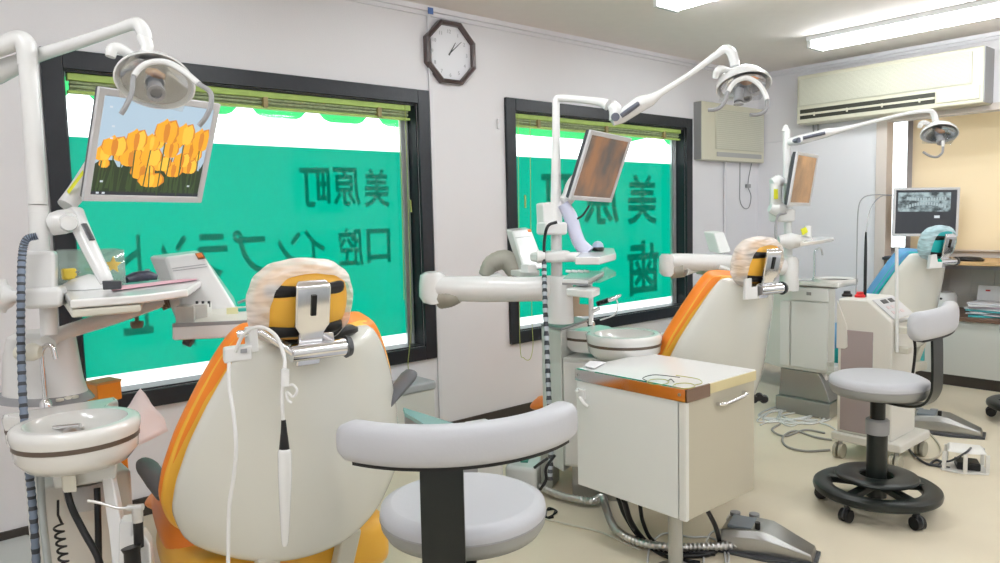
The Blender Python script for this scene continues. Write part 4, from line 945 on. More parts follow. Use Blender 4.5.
for k in range(3):
    mb = MB(); mb.tube([AP(197+6*k, 301, 2.23), AP(197+6*k, 307, 2.23)], .004, 8); mb.build('instrument_knob', darkg, td)
mb = MB(); mb.prism([AP(227, 308, 2.21), AP(238, 307, 2.21), AP(238, 317, 2.21), AP(227, 318, 2.21)], (.0, .004, 0)); mb.build('yellow_note', mat('note_yellow', (.80, .78, .45), .6), td)
mb = MB(); mb.prism([AP(239, 309, 2.23), AP(252, 308, 2.23), AP(252, 315, 2.23), AP(239, 316, 2.23)], (.0, .03, 0)); mb.build('teal_box', mat('teal_plastic', (.03, .42, .38), .4), td)
tb('small_handpiece', [AP(238, 303, 2.25), AP(246, 300, 2.25), AP(258, 298, 2.25), AP(264, 294, 2.25)], .0042, midg, td)
mb = MB(); mb.tube([AP(185, 340, 2.20), AP(192, 343, 2.20)], .014, 10); mb.tube([AP(232, 340, 2.18), AP(235, 349, 2.18)], .012, 10); mb.build('under_knob', darkg, td)
mb = MB(); mb.tube([AP(48, 342, 2.06), AP(60, 334, 2.10), AP(110, 318, 2.28), AP(162, 299, 2.44)], [.026, .025, .029, .032], 16, 4, flat=.8); mb.build('tray_arm', white, td)
P_, RR = catmull([AP(160, 300, 2.44), AP(172, 296, 2.45), AP(186, 292, 2.46)], [.034]*3, 9); RR = [.034 if i % 2 else .038 for i in range(len(P_))]
MB().tube(P_, RR, 16).build('bellows', mat('bellows_brown', (.20, .15, .11), .5), td)
mb = MB(); mb.lathe([(.001, -.012), (.016, -.012), (.02, -.004), (.02, .008), (.006, .010), (.006, .022), (.001, .022)], AP(137, 324, 2.38), seg=18); mb.build('arm_knob', mat('bellows_brown', (.20, .15, .11), .5), td)

# ------------------------------------------------------------ UNIT B (centre)
uB = thing('dental_unit', U[1], 'central white dental unit with spittoon, left of the square cabinet', 'dental unit', 'dental units with spittoon and pole')
dB = 3.3
def BP(px, py, d=dB): return at(px, py, d)
mb = MB(); mb.tube([BP(556, 101), BP(556, 130), BP(556, 200), BP(557, 318)], [.0165, .0175, .024, .026], 20); mb.build('pole', white, uB)
mb = MB(); mb.tube([BP(556, 108), BP(556.5, 100), BP(562, 98, 3.29), BP(585, 100, 3.24), BP(600, 102, 3.2), BP(608, 105, 3.18)], [.0168, .017, .0165, .0155, .018, .024], 16, 5); mb.build('pole_bend', white, uB)
mb = MB(); mb.prism([BP(543, 203, 3.28), BP(563, 201, 3.28), BP(563, 224, 3.28), BP(544, 226, 3.28)], (.02, .07, 0)); mb.build('pole_collar', white, uB, bevel=.008)
mb = MB(); mb.prism([BP(545, 222, 3.24), BP(568, 222, 3.24), BP(568, 235, 3.24), BP(545, 235, 3.24)], (.02, .08, 0)); mb.build('pole_clamp', white, uB, bevel=.010)
mb = MB(); mb.prism([BP(541, 253, 3.22), BP(572, 250, 3.22), BP(572, 262, 3.22), BP(541, 263, 3.22)], (.02, .10, 0)); mb.build('lower_clamp', white, uB, bevel=.014)
mb = MB(); mb.tube([BP(537, 257, 3.2), BP(545, 257, 3.2)], [.03, .026], 14); mb.build('clamp_knob', white2, uB)
def ov2(px0, px1, py, d, dep_, n=24):
    a, b = BP(px0, py, d), BP(px1, py, d); c = (a+b)/2; x = (b-a)/2; f = Vector((fwd.x, fwd.y, 0)).normalized()*dep_
    return [c + x*math.cos(2*math.pi*k/n) + f*math.sin(2*math.pi*k/n) for k in range(n)]
mb = MB(); mb.rings([ov2(549, 571, 276, 3.3, .05), ov2(546, 573, 281, 3.3, .07), ov2(546, 573, 300, 3.3, .075), ov2(546, 574, 322, 3.3, .08)]); mb.build('upright_cover', white, uB)
# big assistant arm
mb = MB(); mb.tube([BP(552, 288, 3.3), BP(530, 289, 3.32), BP(480, 289, 3.36), BP(440, 288, 3.40), BP(428, 286, 3.41)], [.058, .056, .060, .056, .050], 20, 4, flat=1.0); mb.build('assistant_arm', white2, uB)
mb = MB(); mb.rings([[BP(cx+rx*math.cos(2*math.pi*k/24), y, 3.41)+Vector((fwd.x, fwd.y, 0))*.065*math.sin(2*math.pi*k/24) for k in range(24)] for cx, rx, y in ((433, 8, 272), (433, 13, 275), (433, 14, 285), (433, 14, 296), (434, 11, 302), (434, 7, 303))]); mb.build('arm_elbow', white2, uB)
P_, RR = catmull([BP(440, 298, 3.40), BP(450, 297, 3.38), BP(459, 295, 3.37)], [.052, .048, .036], 7); RR = [r*(1 if i % 2 else .95) for i, r in enumerate(RR)]
MB().tube(P_, RR, 16).build('elbow_bellows', mat('beige_bellows', (.36, .34, .29), .5), uB)
mb = MB(); mb.tube([BP(456, 295, 3.38), BP(468, 291, 3.45), BP(485, 284, 3.52), BP(500, 278, 3.56)], [.038, .034, .032, .030], 14, 4); mb.build('tray_arm', white2, uB)
P_, RR = catmull([BP(484, 276, 3.55), BP(492, 264, 3.56), BP(506, 260, 3.56), BP(516, 272, 3.55)], [.03, .045, .05, .045], 7); RR = [r*(1 if i % 2 else .96) for i, r in enumerate(RR)]
MB().tube(P_, RR, 16).build('tray_bellows', mat('beige_bellows', (.36, .34, .29), .5), uB)
# body boxes
def slab(name, pts, dvec, m, t, bev=.006): return MB().prism(pts, dvec).build(name, m, t, bevel=bev)
zB = .775
bxl = atz(zB, 555, 327)
cornerL = atz(zB-.0, 541, 325); 
cb1 = thing  # alias unused
pA, pB_ = at(541, 326, 3.42), at(561, 329, 3.18)
mb = MB(); fl = [Vector((p.x, p.y, 0)) for p in (at(541, 326, 3.50), at(561, 331, 3.33), at(588, 326, 3.60), at(570, 320, 3.78))]
zt3 = at(561, 331, 3.33).z; zb3 = .12
mb.rings([[p+Vector((0, 0, z)) for p in fl] for z in (max(.10, zb3), zt3)]); mb.build('tall_body', cabm, uB, bevel=.010)
mb = MB(); mb.rings([[Vector((p.x, p.y, z)) for p in fl] for z in (zt3, zt3+.012)]); mb.build('body_cap', midg, uB, bevel=.003)
# cabinet front under the spittoon
fr_ = [Vector((p.x, p.y, 0)) for p in (at(562, 345, 3.335), at(644, 345, 3.22), at(644, 330, 3.42), at(590, 330, 3.58))]
mb = MB(); mb.rings([[p+Vector((0, 0, z)) for p in fr_] for z in (.15, zt3-.12)]); mb.build('cabinet_body', cabm, uB, bevel=.008)
dr = MB(); n_ = (fr_[1]-fr_[0]).normalized(); o_ = Vector((n_.y, -n_.x, 0))
if o_.dot(fwd) > 0: o_ = -o_
d0, d1 = fr_[0]+n_*.01, fr_[0]+n_*.13; d2, d3 = fr_[0]+n_*.14, fr_[1]-n_*.01
for a, b in ((d0, d1), (d2, d3)):
    slab('cabinet_door', [a+Vector((0, 0, .165)), b+Vector((0, 0, .165)), b+Vector((0, 0, zt3-.14)), a+Vector((0, 0, zt3-.14))], o_*.012, white, uB, .003)
fin = [sum(fr_, Vector())/4*.16+q*.84 for q in fr_]; mb = MB(); mb.rings([[Vector((p.x, p.y, z)) for p in fin] for z in (0.0, .15)]); mb.build('plinth', steeld, uB, bevel=.004)
ctB = atz(zB, 624, 333); dB_ = atz(zB, 570, 325)-ctB
counter(uB, ctB, .165, (.10, .105), dB_, zB, th=.05)
mb = MB(); mb.lathe([(.001, -.34), (.095, -.34), (.095, -.05), (.001, -.05)], Vector((ctB.x, ctB.y, zB-.10)), seg=28); mb.build('bowl_housing', cabm, uB)
faucet(uB, atz(zB, 592, 325), .20, Vector((rgt.x, rgt.y, 0))*-.03, .006)
hose('curved_black_hose', [BP(557, 222, 3.2), BP(548, 226, 3.2), BP(544.5, 240, 3.2), BP(544, 262, 3.18)], .007, black, 'short black hose curving out of the centre pole collar')
P_, RR = catmull([BP(544, 262, 3.18), BP(545, 300, 3.12), BP(547, 350, 3.08), BP(549, 400, 3.04), BP(551, 440, 3.02), BP(550, 480, 3.02)], [.0105]*6, 11)
RR = [r*(1.12 if i % 2 else .9) for i, r in enumerate(RR)]
o = MB().tube(P_, RR, 10).build('corrugated_hose', mat('pale_hose', (.42, .46, .50), .5)); stripes(o, 10, 2, ringd); tag(o, 'blue-grey corrugated hose hanging in front of the centre unit body', 'hose', 'corrugated hoses')
# operating light B
ob_ = thing('operating_light', BP(742, 90, 3.0), 'operating light on long white arm in front of the squarer air conditioner', 'operating light', 'operating lights of the dental units')
mb = MB(); mb.tube([BP(611, 104, 3.17), BP(616, 111, 3.17), BP(615, 121, 3.17)], [.022, .031, .026], 16, 3); mb.build('arm_hinge', white2, ob_)
mb = MB(); mb.tube([BP(612, 121, 3.17), BP(622, 116, 3.17), BP(640, 104, 3.16), BP(650, 100, 3.15), BP(662, 92, 3.14), BP(690, 74, 3.10), BP(716, 55, 3.05), BP(725, 49.5, 3.03), BP(731, 52, 3.02), BP(734, 60, 3.02), BP(735, 66, 3.02)], [.022, .030, .034, .027, .014, .012, .014, .018, .020, .020, .019], 16, 5); mb.build('lamp_arm', white2, ob_)
mb = MB(); mb.tube([BP(621, 116, 3.125), BP(629, 110.5, 3.115), BP(638, 104, 3.12)], [.019, .021, .019], 12, flat=.55); mb.build('arm_inlay', mat('slate_plastic', (.12, .13, .17), .4), ob_)
mb = MB(); mb.tube([BP(615, 117, 3.135), BP(615.6, 117, 3.125)], [.018, .018], 14); mb.build('hinge_cap', mat('slate_plastic', (.12, .13, .17), .4), ob_)
nB_ = (-fwd*.42 - upv*.90 + rgt*.10).normalized()
lamp_head(ob_, BP(743, 84, 3.02), nB_, 1.05, up=(-fwd*.2+upv*.3))
mb = MB(); mb.tube([BP(739, 90, 3.0), BP(738.5, 102, 2.98)], [.020, .018], 14); mb.tube([BP(738.5, 102, 2.98), BP(738.5, 104, 2.98), BP(738.5, 105, 2.98)], [.012, .02, .02], 14); mb.build('light_nozzle', midg, ob_)
handles(ob_, [BP(708, 110, 2.90), BP(717, 109, 2.89), BP(724, 103, 2.89), BP(728, 92, 2.90), BP(735, 82, 2.92), BP(746, 78, 2.93), BP(756, 82, 2.92), BP(763, 90, 2.91), BP(767, 100, 2.90), BP(766, 109, 2.89), BP(760, 114, 2.89), BP(750, 115, 2.89)], .008, .28, .70)
# monitor arm B, shelf with mouse, instrument console, small tray
mb_t = thing('jointed_arm', BP(565, 205, 3.3), 'pale lilac jointed arm holding the centre monitor above the small shelf', 'monitor arm')
mb = MB(); mb.tube([BP(561, 203, 3.30), BP(568, 198, 3.32), BP(574, 184, 3.36), BP(585, 172, 3.40)], [.030, .032, .034, .030], 14, 4); mb.build('upper_arm', white, mb_t)
mb = MB(); mb.tube([BP(563, 204, 3.28), BP(570, 216, 3.28), BP(575, 232, 3.27), BP(580, 244, 3.26), BP(588, 253, 3.25)], [.026, .032, .030, .030, .034], 14, 4); mb.build('lower_arm', mat('lilac_plastic', (.58, .59, .74), .4), mb_t)
tb('arm_cable', [BP(577, 219, 3.26), BP(583, 215, 3.26), BP(589, 206, 3.28)], .005, black, mb_t)
ts = thing('bracket_table', BP(590, 255, 3.2), 'small white shelf board with mouse on the centre unit pole', 'shelf')
zs2 = BP(600, 252, 3.22).z
pp = [atz(zs2, 575, 257), atz(zs2, 600, 257), atz(zs2, 616, 253), atz(zs2, 614, 248), atz(zs2, 585, 248)]
mb = MB(); mb.prism(pp, (0, 0, -.03)); mb.build('table_board', white2, ts, bevel=.005)
mb = MB(); mb.tube([BP(566, 257, 3.24), BP(580, 257, 3.22)], .022, 10); mb.build('board_arm', white, ts)
c = atz(zs2, 598, 251.5); mo = thing('computer_mouse', c, 'blue-grey computer mouse on the small shelf of the centre unit', 'mouse')
mb = MB(); mb.lathe([(.001, .002), (.034, .002), (.040, .012), (.034, .022), (.001, .022)], c, sx=1, sy=.7, seg=24, up=rgt); mb.build('mouse_base', black, mo)
mb = MB(); mb.lathe([(.036, .020), (.032, .034), (.018, .044), (.001, .047)], c, sx=1, sy=.7, seg=24, up=rgt, caps=False); mb.build('mouse_top', mat('mouse_blue', (.35, .42, .55), .3), mo)
tdB = thing('instrument_tray', BP(525, 250, 3.5), 'small white instrument console with sloping lid left of the centre pole', 'instrument tray')
mb = MB(); lid = [at(512, 231, 3.50), at(531, 229, 3.48), at(546, 268, 3.36), at(524, 272, 3.38)]
mb.rings([lid, [at(505, 229, 3.62), at(527, 227, 3.64), at(540, 262, 3.60), at(519, 274, 3.54)]]); mb.build('console', white2, tdB, bevel=.010)
nl = (lid[1]-lid[0]).cross(lid[3]-lid[0]).normalized(); nl = nl if nl.dot(fwd) < 0 else -nl
LD2 = lambda u, v: lid[0]*(1-u)*(1-v)+lid[1]*u*(1-v)+lid[2]*u*v+lid[3]*(1-u)*v+nl*.0015
mb = MB(); mb.tube([LD2(.05, .18), LD2(.95, .18)], .0014, 6); mb.build('lid_line', mat('line_grey', (.5, .5, .52), .5), tdB)
mb = MB(); mb.prism([LD2(.8, .02), LD2(.98, .02), LD2(.98, .08), LD2(.8, .08)], nl*.006); mb.build('rocker_switch', mat('switch_orange', (.75, .2, .04), .4), tdB, bevel=.001)
mb = MB(); mb.prism([at(520, 271, 3.40), at(540, 270, 3.36), at(540, 276, 3.36), at(520, 277, 3.40)], (.03, .10, 0)); mb.build('console_foot', cabm, tdB, bevel=.004)
mb = MB(); mb.prism([at(528, 265, 3.34), at(537, 265, 3.33), at(537, 273, 3.33), at(528, 273, 3.34)], (.0, .05, 0)); mb.build('instrument_holder', white, tdB, bevel=.002)
tc_ = thing('instrument_shelf', BP(590, 277, 3.2), 'low white tray with clear edge just above the centre spittoon', 'tray')
zt4 = BP(590, 275, 3.2).z
pp = [atz(zt4, 562, 279), atz(zt4, 588, 280), atz(zt4, 604, 271), atz(zt4, 572, 270)]
mb = MB(); mb.prism(pp, (0, 0, -.016)); mb.build('tray_plate', white2, tc_, bevel=.003)
mb = MB(); mb.prism([p-Vector((0, 0, .016)) for p in pp], (0, 0, -.008)); mb.build('edge_strip', midg, tc_)
pp2 = [atz(zt4-.03, 589, 282), atz(zt4-.03, 600, 283), atz(zt4-.03, 616, 276), atz(zt4-.03, 606, 270)]
mb = MB(); mb.prism(pp2, (0, 0, .02)); mb.build('clear_wing', box_clear, tc_, bevel=.002)
mb = MB(); mb.prism([p-Vector((0, 0, .03)) for p in (atz(zt4, 566, 281), atz(zt4, 592, 283), atz(zt4, 600, 280), atz(zt4, 580, 277))], (0, 0, -.03)); mb.build('tray_underside', white, tc_, bevel=.006)
mb = MB(); mb.prism([BP(572, 287, 3.28), BP(580, 287, 3.28), BP(580, 304, 3.28), BP(594, 305, 3.28), BP(594, 316, 3.28), BP(572, 317, 3.28)], (.0, .03, 0)); mb.build('tray_bracket', mat('tan_plastic', (.50, .37, .26), .5), tc_, bevel=.004)
for i in range(4):
    mb = MB(); x0_ = 566+6*i; mb.tube([BP(x0_, 271, 3.20), BP(x0_+5, 271.5, 3.19)], .006, 8); o = mb.build('small_instrument', white2); tag(o, 'small white instrument lying on the tray above the centre spittoon', 'instrument', 'instruments on the centre tray')
sg = thing('suction_handpiece', BP(605, 302, 3.1), 'black ribbed suction handpiece with chrome tip above the centre spittoon', 'suction handpiece')
P_, RR = catmull([BP(597, 304, 3.12), BP(603, 302, 3.11), BP(609, 300, 3.10)], [.011]*3, 6); RR = [r*(1.15 if i % 2 else .8) for i, r in enumerate(RR)]
MB().tube(P_, RR, 10).build('ribbed_grip', black, sg)
mb = MB(); mb.tube([BP(608, 300.5, 3.1), BP(615, 298, 3.09), BP(621, 295, 3.08)], [.009, .010, .005], 10); mb.build('metal_tip', chrome, sg)
mb = MB(); mb.tube([BP(592, 312, 3.12), BP(600, 308, 3.12)], .008, 10); mb.build('socket', steel, sg)
tb('holder_rod', [BP(590, 284, 3.2), BP(591, 300, 3.15), BP(591, 325, 3.12)], .010, white, sg)
tb('thin_hose', [BP(616, 298, 3.1), BP(618, 306, 3.1), BP(614, 315, 3.12), BP(600, 320, 3.14)], .003, white2, sg)
# clear tissue box right of centre spittoon
tbx = thing('tissue_box', at(662, 340, 3.2), 'pale box with faint lettering just right of the centre spittoon bowl', 'box')
mb = MB(); mb.rings([[at(x, y, d) for x, y, d in ((656, 341, 3.4), (670, 339, 3.3), (672, 332, 3.5), (659, 333, 3.55))], [at(x, y, d) for x, y, d in ((656, 364, 3.4), (670, 362, 3.3), (672, 354, 3.5), (659, 356, 3.55))]]); mb.build('carton', mat('pale_carton', (.74, .75, .77), .5), tbx, bevel=.004)

# ------------------------------------------------------------ UNIT C (far)
uC = thing('dental_unit', U[2], 'farthest white dental unit with spittoon cabinet, by the far wall', 'dental unit', 'dental units with spittoon and pole')
dC = 4.5
def CP(px, py, d=dC): return at(px, py, d)
mb = MB(); mb.tube([CP(786.5, 130), CP(787.5, 216), CP(789, 290)], [.021, .022, .026], 18); mb.lathe([(.001, 0), (.024, 0), (.016, .02), (.014, .03), (.001, .04)], CP(785.5, 131), seg=16); mb.build('pole', white, uC)
mb = MB(); mb.prism([CP(779, 208, 4.45), CP(796, 208, 4.45), CP(796, 222, 4.45), CP(779, 222, 4.45)], (.03, .09, 0)); mb.build('pole_clamp', white, uC, bevel=.014)
mb = MB(); mb.tube([CP(778, 241, 4.42), CP(790, 241, 4.42), CP(800, 241, 4.42), CP(812, 239, 4.40)], [.03, .05, .036, .02], 14, 4); mb.build('lower_clamp', white, uC)
mb = MB(); mb.rings([[CP(cx+rx*math.cos(2*math.pi*k/20), y, 4.5)+Vector((fwd.x, fwd.y, 0))*.08*math.sin(2*math.pi*k/20) for k in range(20)] for cx, rx, y in ((789, 5, 256), (789, 8, 260), (789, 8, 276), (789, 9, 290))]); mb.build('upright_cover', white, uC)
mb = MB(); mb.tube([CP(785, 267, 4.5), CP(770, 266, 4.46), CP(730, 263, 4.40), CP(680, 262, 4.36), CP(668, 262, 4.36)], [.055, .050, .050, .052, .046], 18, 4); mb.build('assistant_arm', white2, uC)
mb = MB(); mb.rings([[CP(667+rx*math.cos(2*math.pi*k/24), y, 4.36)+Vector((fwd.x, fwd.y, 0))*.06*math.sin(2*math.pi*k/24) for k in range(24)] for rx, y in ((5, 254), (7.5, 257), (8, 266), (7.5, 273), (4, 276))]); mb.build('arm_elbow', white2, uC)
mb = MB(); mb.tube([CP(670, 272, 4.36), CP(684, 270, 4.34)], [.040, .042], 16); mb.build('elbow_bellows', mat('beige_bellows', (.36, .34, .29), .5), uC)
mb = MB(); mb.tube([CP(683, 270, 4.36), CP(700, 266, 4.44), CP(715, 263, 4.5)], [.038, .03, .028], 14, 3); mb.build('tray_arm', white2, uC)
mb = MB(); mb.prism([at(714, 233, 4.65), at(724, 232, 4.66), at(732, 252, 4.6), at(720, 254, 4.6)], (.03, .10, .01)); mb.build('instrument_console', white, uC, bevel=.008)
mb = MB(); mb.prism([at(708, 266, 4.4), at(728, 266, 4.4), at(728, 275, 4.4), at(708, 275, 4.4)], (.02, .1, 0)); mb.build('tray_plate', mat('pale_teal_plastic', (.45, .60, .56), .4), uC, bevel=.006)
mb = MB(); mb.tube([at(719, 267, 4.3), at(726, 269, 4.3), at(731, 272, 4.3)], .014, 8, 3); mb.build('tray_handle', white2, uC)
# cabinet blocks of unit C
def block(name, quad, z0, z1, m, t, bev=.006):
    q = [Vector((p.x, p.y, 0)) for p in quad]; mb = MB(); mb.rings([[p+Vector((0, 0, z)) for p in q] for z in (z0, z1)]); return mb.build(name, m, t, bevel=bev)
zC_ = .80
fa_, fb2 = at(781, 300, 4.80), at(836, 300, 4.52)
ga, gb = fa_+Vector((.14, .30, 0)), fb2+Vector((.20, .24, 0))
zc0, zc1 = at(806, 372, 4.67).z, at(806, 286, 4.67).z
block('cabinet_body', [fa_, fb2, gb, ga], .27, zc1, cabm, uC, .012)
nn = Vector((fb2.x-fa_.x, fb2.y-fa_.y, 0)).normalized(); oo = Vector((nn.y, -nn.x, 0)); oo = oo if oo.dot(fwd) < 0 else -oo
F2 = lambda u, z: Vector((fa_.x, fa_.y, 0)).lerp(Vector((fb2.x, fb2.y, 0)), u)+Vector((0, 0, z))
for u0, u1 in ((.0, .18), (.21, .88)):
    MB().prism([F2(u0, zc0+.02), F2(u1, zc0+.02), F2(u1, zc1-.10), F2(u0, zc1-.10)], oo*.012).build('cabinet_door', white, uC, bevel=.004)
dr_ = MB().prism([F2(.21, zc1-.09), F2(.88, zc1-.09), F2(.88, zc1-.01), F2(.21, zc1-.01)], oo*.012).build('drawer', white, uC, bevel=.004)
MB().prism([F2(.5, zc1-.055)+oo*.012, F2(.58, zc1-.055)+oo*.012, F2(.58, zc1-.035)+oo*.012, F2(.5, zc1-.035)+oo*.012], oo*.004).build('drawer_label', midg, dr_)
MB().prism([F2(-.02, zc1), F2(1.04, zc1), F2(1.04, zc1+.03), F2(-.02, zc1+.03)], -oo*.27).build('worktop', porcel, uC, bevel=.008)
MB().prism([F2(-.0, zc1-.004), F2(1.02, zc1-.004), F2(1.02, zc1), F2(0, zc1)], oo*.006).build('dark_band', brown, uC)
mb = MB(); q0 = [F2(.0, 0), F2(.86, 0)]
back = [p-oo*.26 for p in reversed(q0)]
mb.rings([[p+Vector((0, 0, .10)) for p in [F2(0, 0)+oo*.02, F2(.95, 0)+oo*.02]+back], [p+Vector((0, 0, .20)) for p in [F2(0, 0), F2(.82, 0)]+back], [p+Vector((0, 0, .27)) for p in [F2(0, 0), F2(.70, 0)]+back]]); mb.build('chrome_base', steeld, uC, bevel=.004)
mb = MB(); mb.rings([[p+Vector((0, 0, z)) for p in [F2(0, 0)+oo*.06, F2(1.0, 0)+oo*.06]+back] for z in (0, .10)]); mb.build('plinth', steeld, uC, bevel=.006)
mb = MB(); mb.rings([[p+Vector((0, 0, z)) for p in [F2(0, 0)-oo*.03, F2(.8, 0)-oo*.03]+back] for z in (.19, .30)]); mb.build('lower_cover', white, uC, bevel=.010)
faucet(uC, F2(.42, zc1+.03)-oo*.14, .20, Vector((rgt.x, rgt.y, 0))*.05+Vector((0, 0, 0)), .006)
mb = MB(); mb.lathe([(.10, .001), (.12, .012), (.13, .012), (.13, -.01), (.10, -.01)], F2(.8, zc1+.035)-oo*.13, seg=26, caps=False); mb.build('bowl_rim', porcel, uC)
for nm, px, py in (('valve', 830, 366), ('valve', 830, 376)):
    mb = MB(); mb.tube([at(px, py, 4.5), at(px, py-4, 4.5)], [.016, .02], 10); mb.build(nm, steel, uC)
oc = thing('operating_light', CP(937, 132, 4.3), 'operating light on long thin arm in front of the beige roller blind', 'operating light', 'operating lights of the dental units')
mb = MB(); mb.tube([CP(789, 142, 4.45), CP(800, 140, 4.4), CP(826, 133, 4.35), CP(836, 131, 4.33), CP(860, 125, 4.3), CP(900, 115, 4.27), CP(925, 111, 4.25), CP(933, 113, 4.25), CP(936, 122, 4.25)], [.022, .028, .026, .017, .011, .0095, .011, .016, .018], 14, 5); mb.build('lamp_arm', white2, oc)
mb = MB(); mb.tube([CP(803, 138, 4.36), CP(825, 133, 4.32)], [.017, .017], 12, flat=.6); mb.build('arm_inlay', mat('slate_plastic', (.12, .13, .17), .4), oc)
mb = MB(); mb.tube([CP(794, 141, 4.41), CP(799, 140, 4.37)], [.014, .016], 12); mb.build('hinge_cap', mat('slate_plastic', (.12, .13, .17), .4), oc)
lamp_head(oc, CP(939, 133, 4.25), (-fwd*.55 - upv*.8 - rgt*.15).normalized(), .92, up=(upv*.6-fwd*.2))
handles(oc, [CP(923, 152, 4.12), CP(930, 156, 4.12), CP(937, 157, 4.12), CP(942, 153, 4.12), CP(943, 147, 4.13), CP(943, 141, 4.14)], .0065, .8, 1.0)
mc_ = thing('jointed_arm', CP(775, 190, 4.5), 'white jointed arm with yellow label left of the farthest pole', 'monitor arm')
mb = MB(); mb.tube([CP(772, 184, 4.45), CP(778, 182, 4.45), CP(783, 183, 4.45)], [.034, .044, .03], 14, 3); mb.tube([CP(776, 184, 4.45), CP(776, 206, 4.45)], [.036, .036], 14); mb.tube([CP(770, 207, 4.45), CP(777, 209, 4.45), CP(784, 207, 4.45)], [.03, .046, .03], 14, 3); mb.build('arm_segment', white2, mc_)
mb = MB(); mb.prism([CP(774, 189, 4.395), CP(778, 189, 4.395), CP(778, 199, 4.395), CP(774, 199, 4.395)], fwd*.003); mb.build('warning_label', ym_, mc_)
mb = MB(); mb.tube([CP(784, 185, 4.5), CP(795, 178, 4.5), CP(803, 176, 4.48)], .03, 12); mb.build('monitor_bracket', white, mc_)
hose('black_hose', [CP(786, 213, 4.4), CP(778, 216, 4.38), CP(775.5, 228, 4.38), CP(776, 242, 4.38)], .007, midg, 'thin dark hose curving beside the farthest pole')
mb = MB(); sc_ = thing('small_shelf', CP(815, 238, 4.4), 'narrow white shelf arm on the farthest pole above the faucet', 'shelf')
mb.prism([atz(CP(810, 240, 4.4).z, x, y) for x, y in ((800, 243), (822, 240), (834, 238), (812, 236))], (0, 0, -.02)); mb.build('shelf_board', white2, sc_, bevel=.004)
mb = MB(); mb.tube([CP(806, 237, 4.4), CP(808, 226, 4.4)], [.03, .02], 10); mb.build('shelf_handle', white2, sc_)
mb = MB(); mb.prism([CP(801, 229, 4.36), CP(806, 227, 4.36), CP(808, 232, 4.36), CP(803, 235, 4.36)], fwd*.01); mb.build('yellow_tag', ym_, sc_)
# thin cable wall run for far wall
for px in (): pass

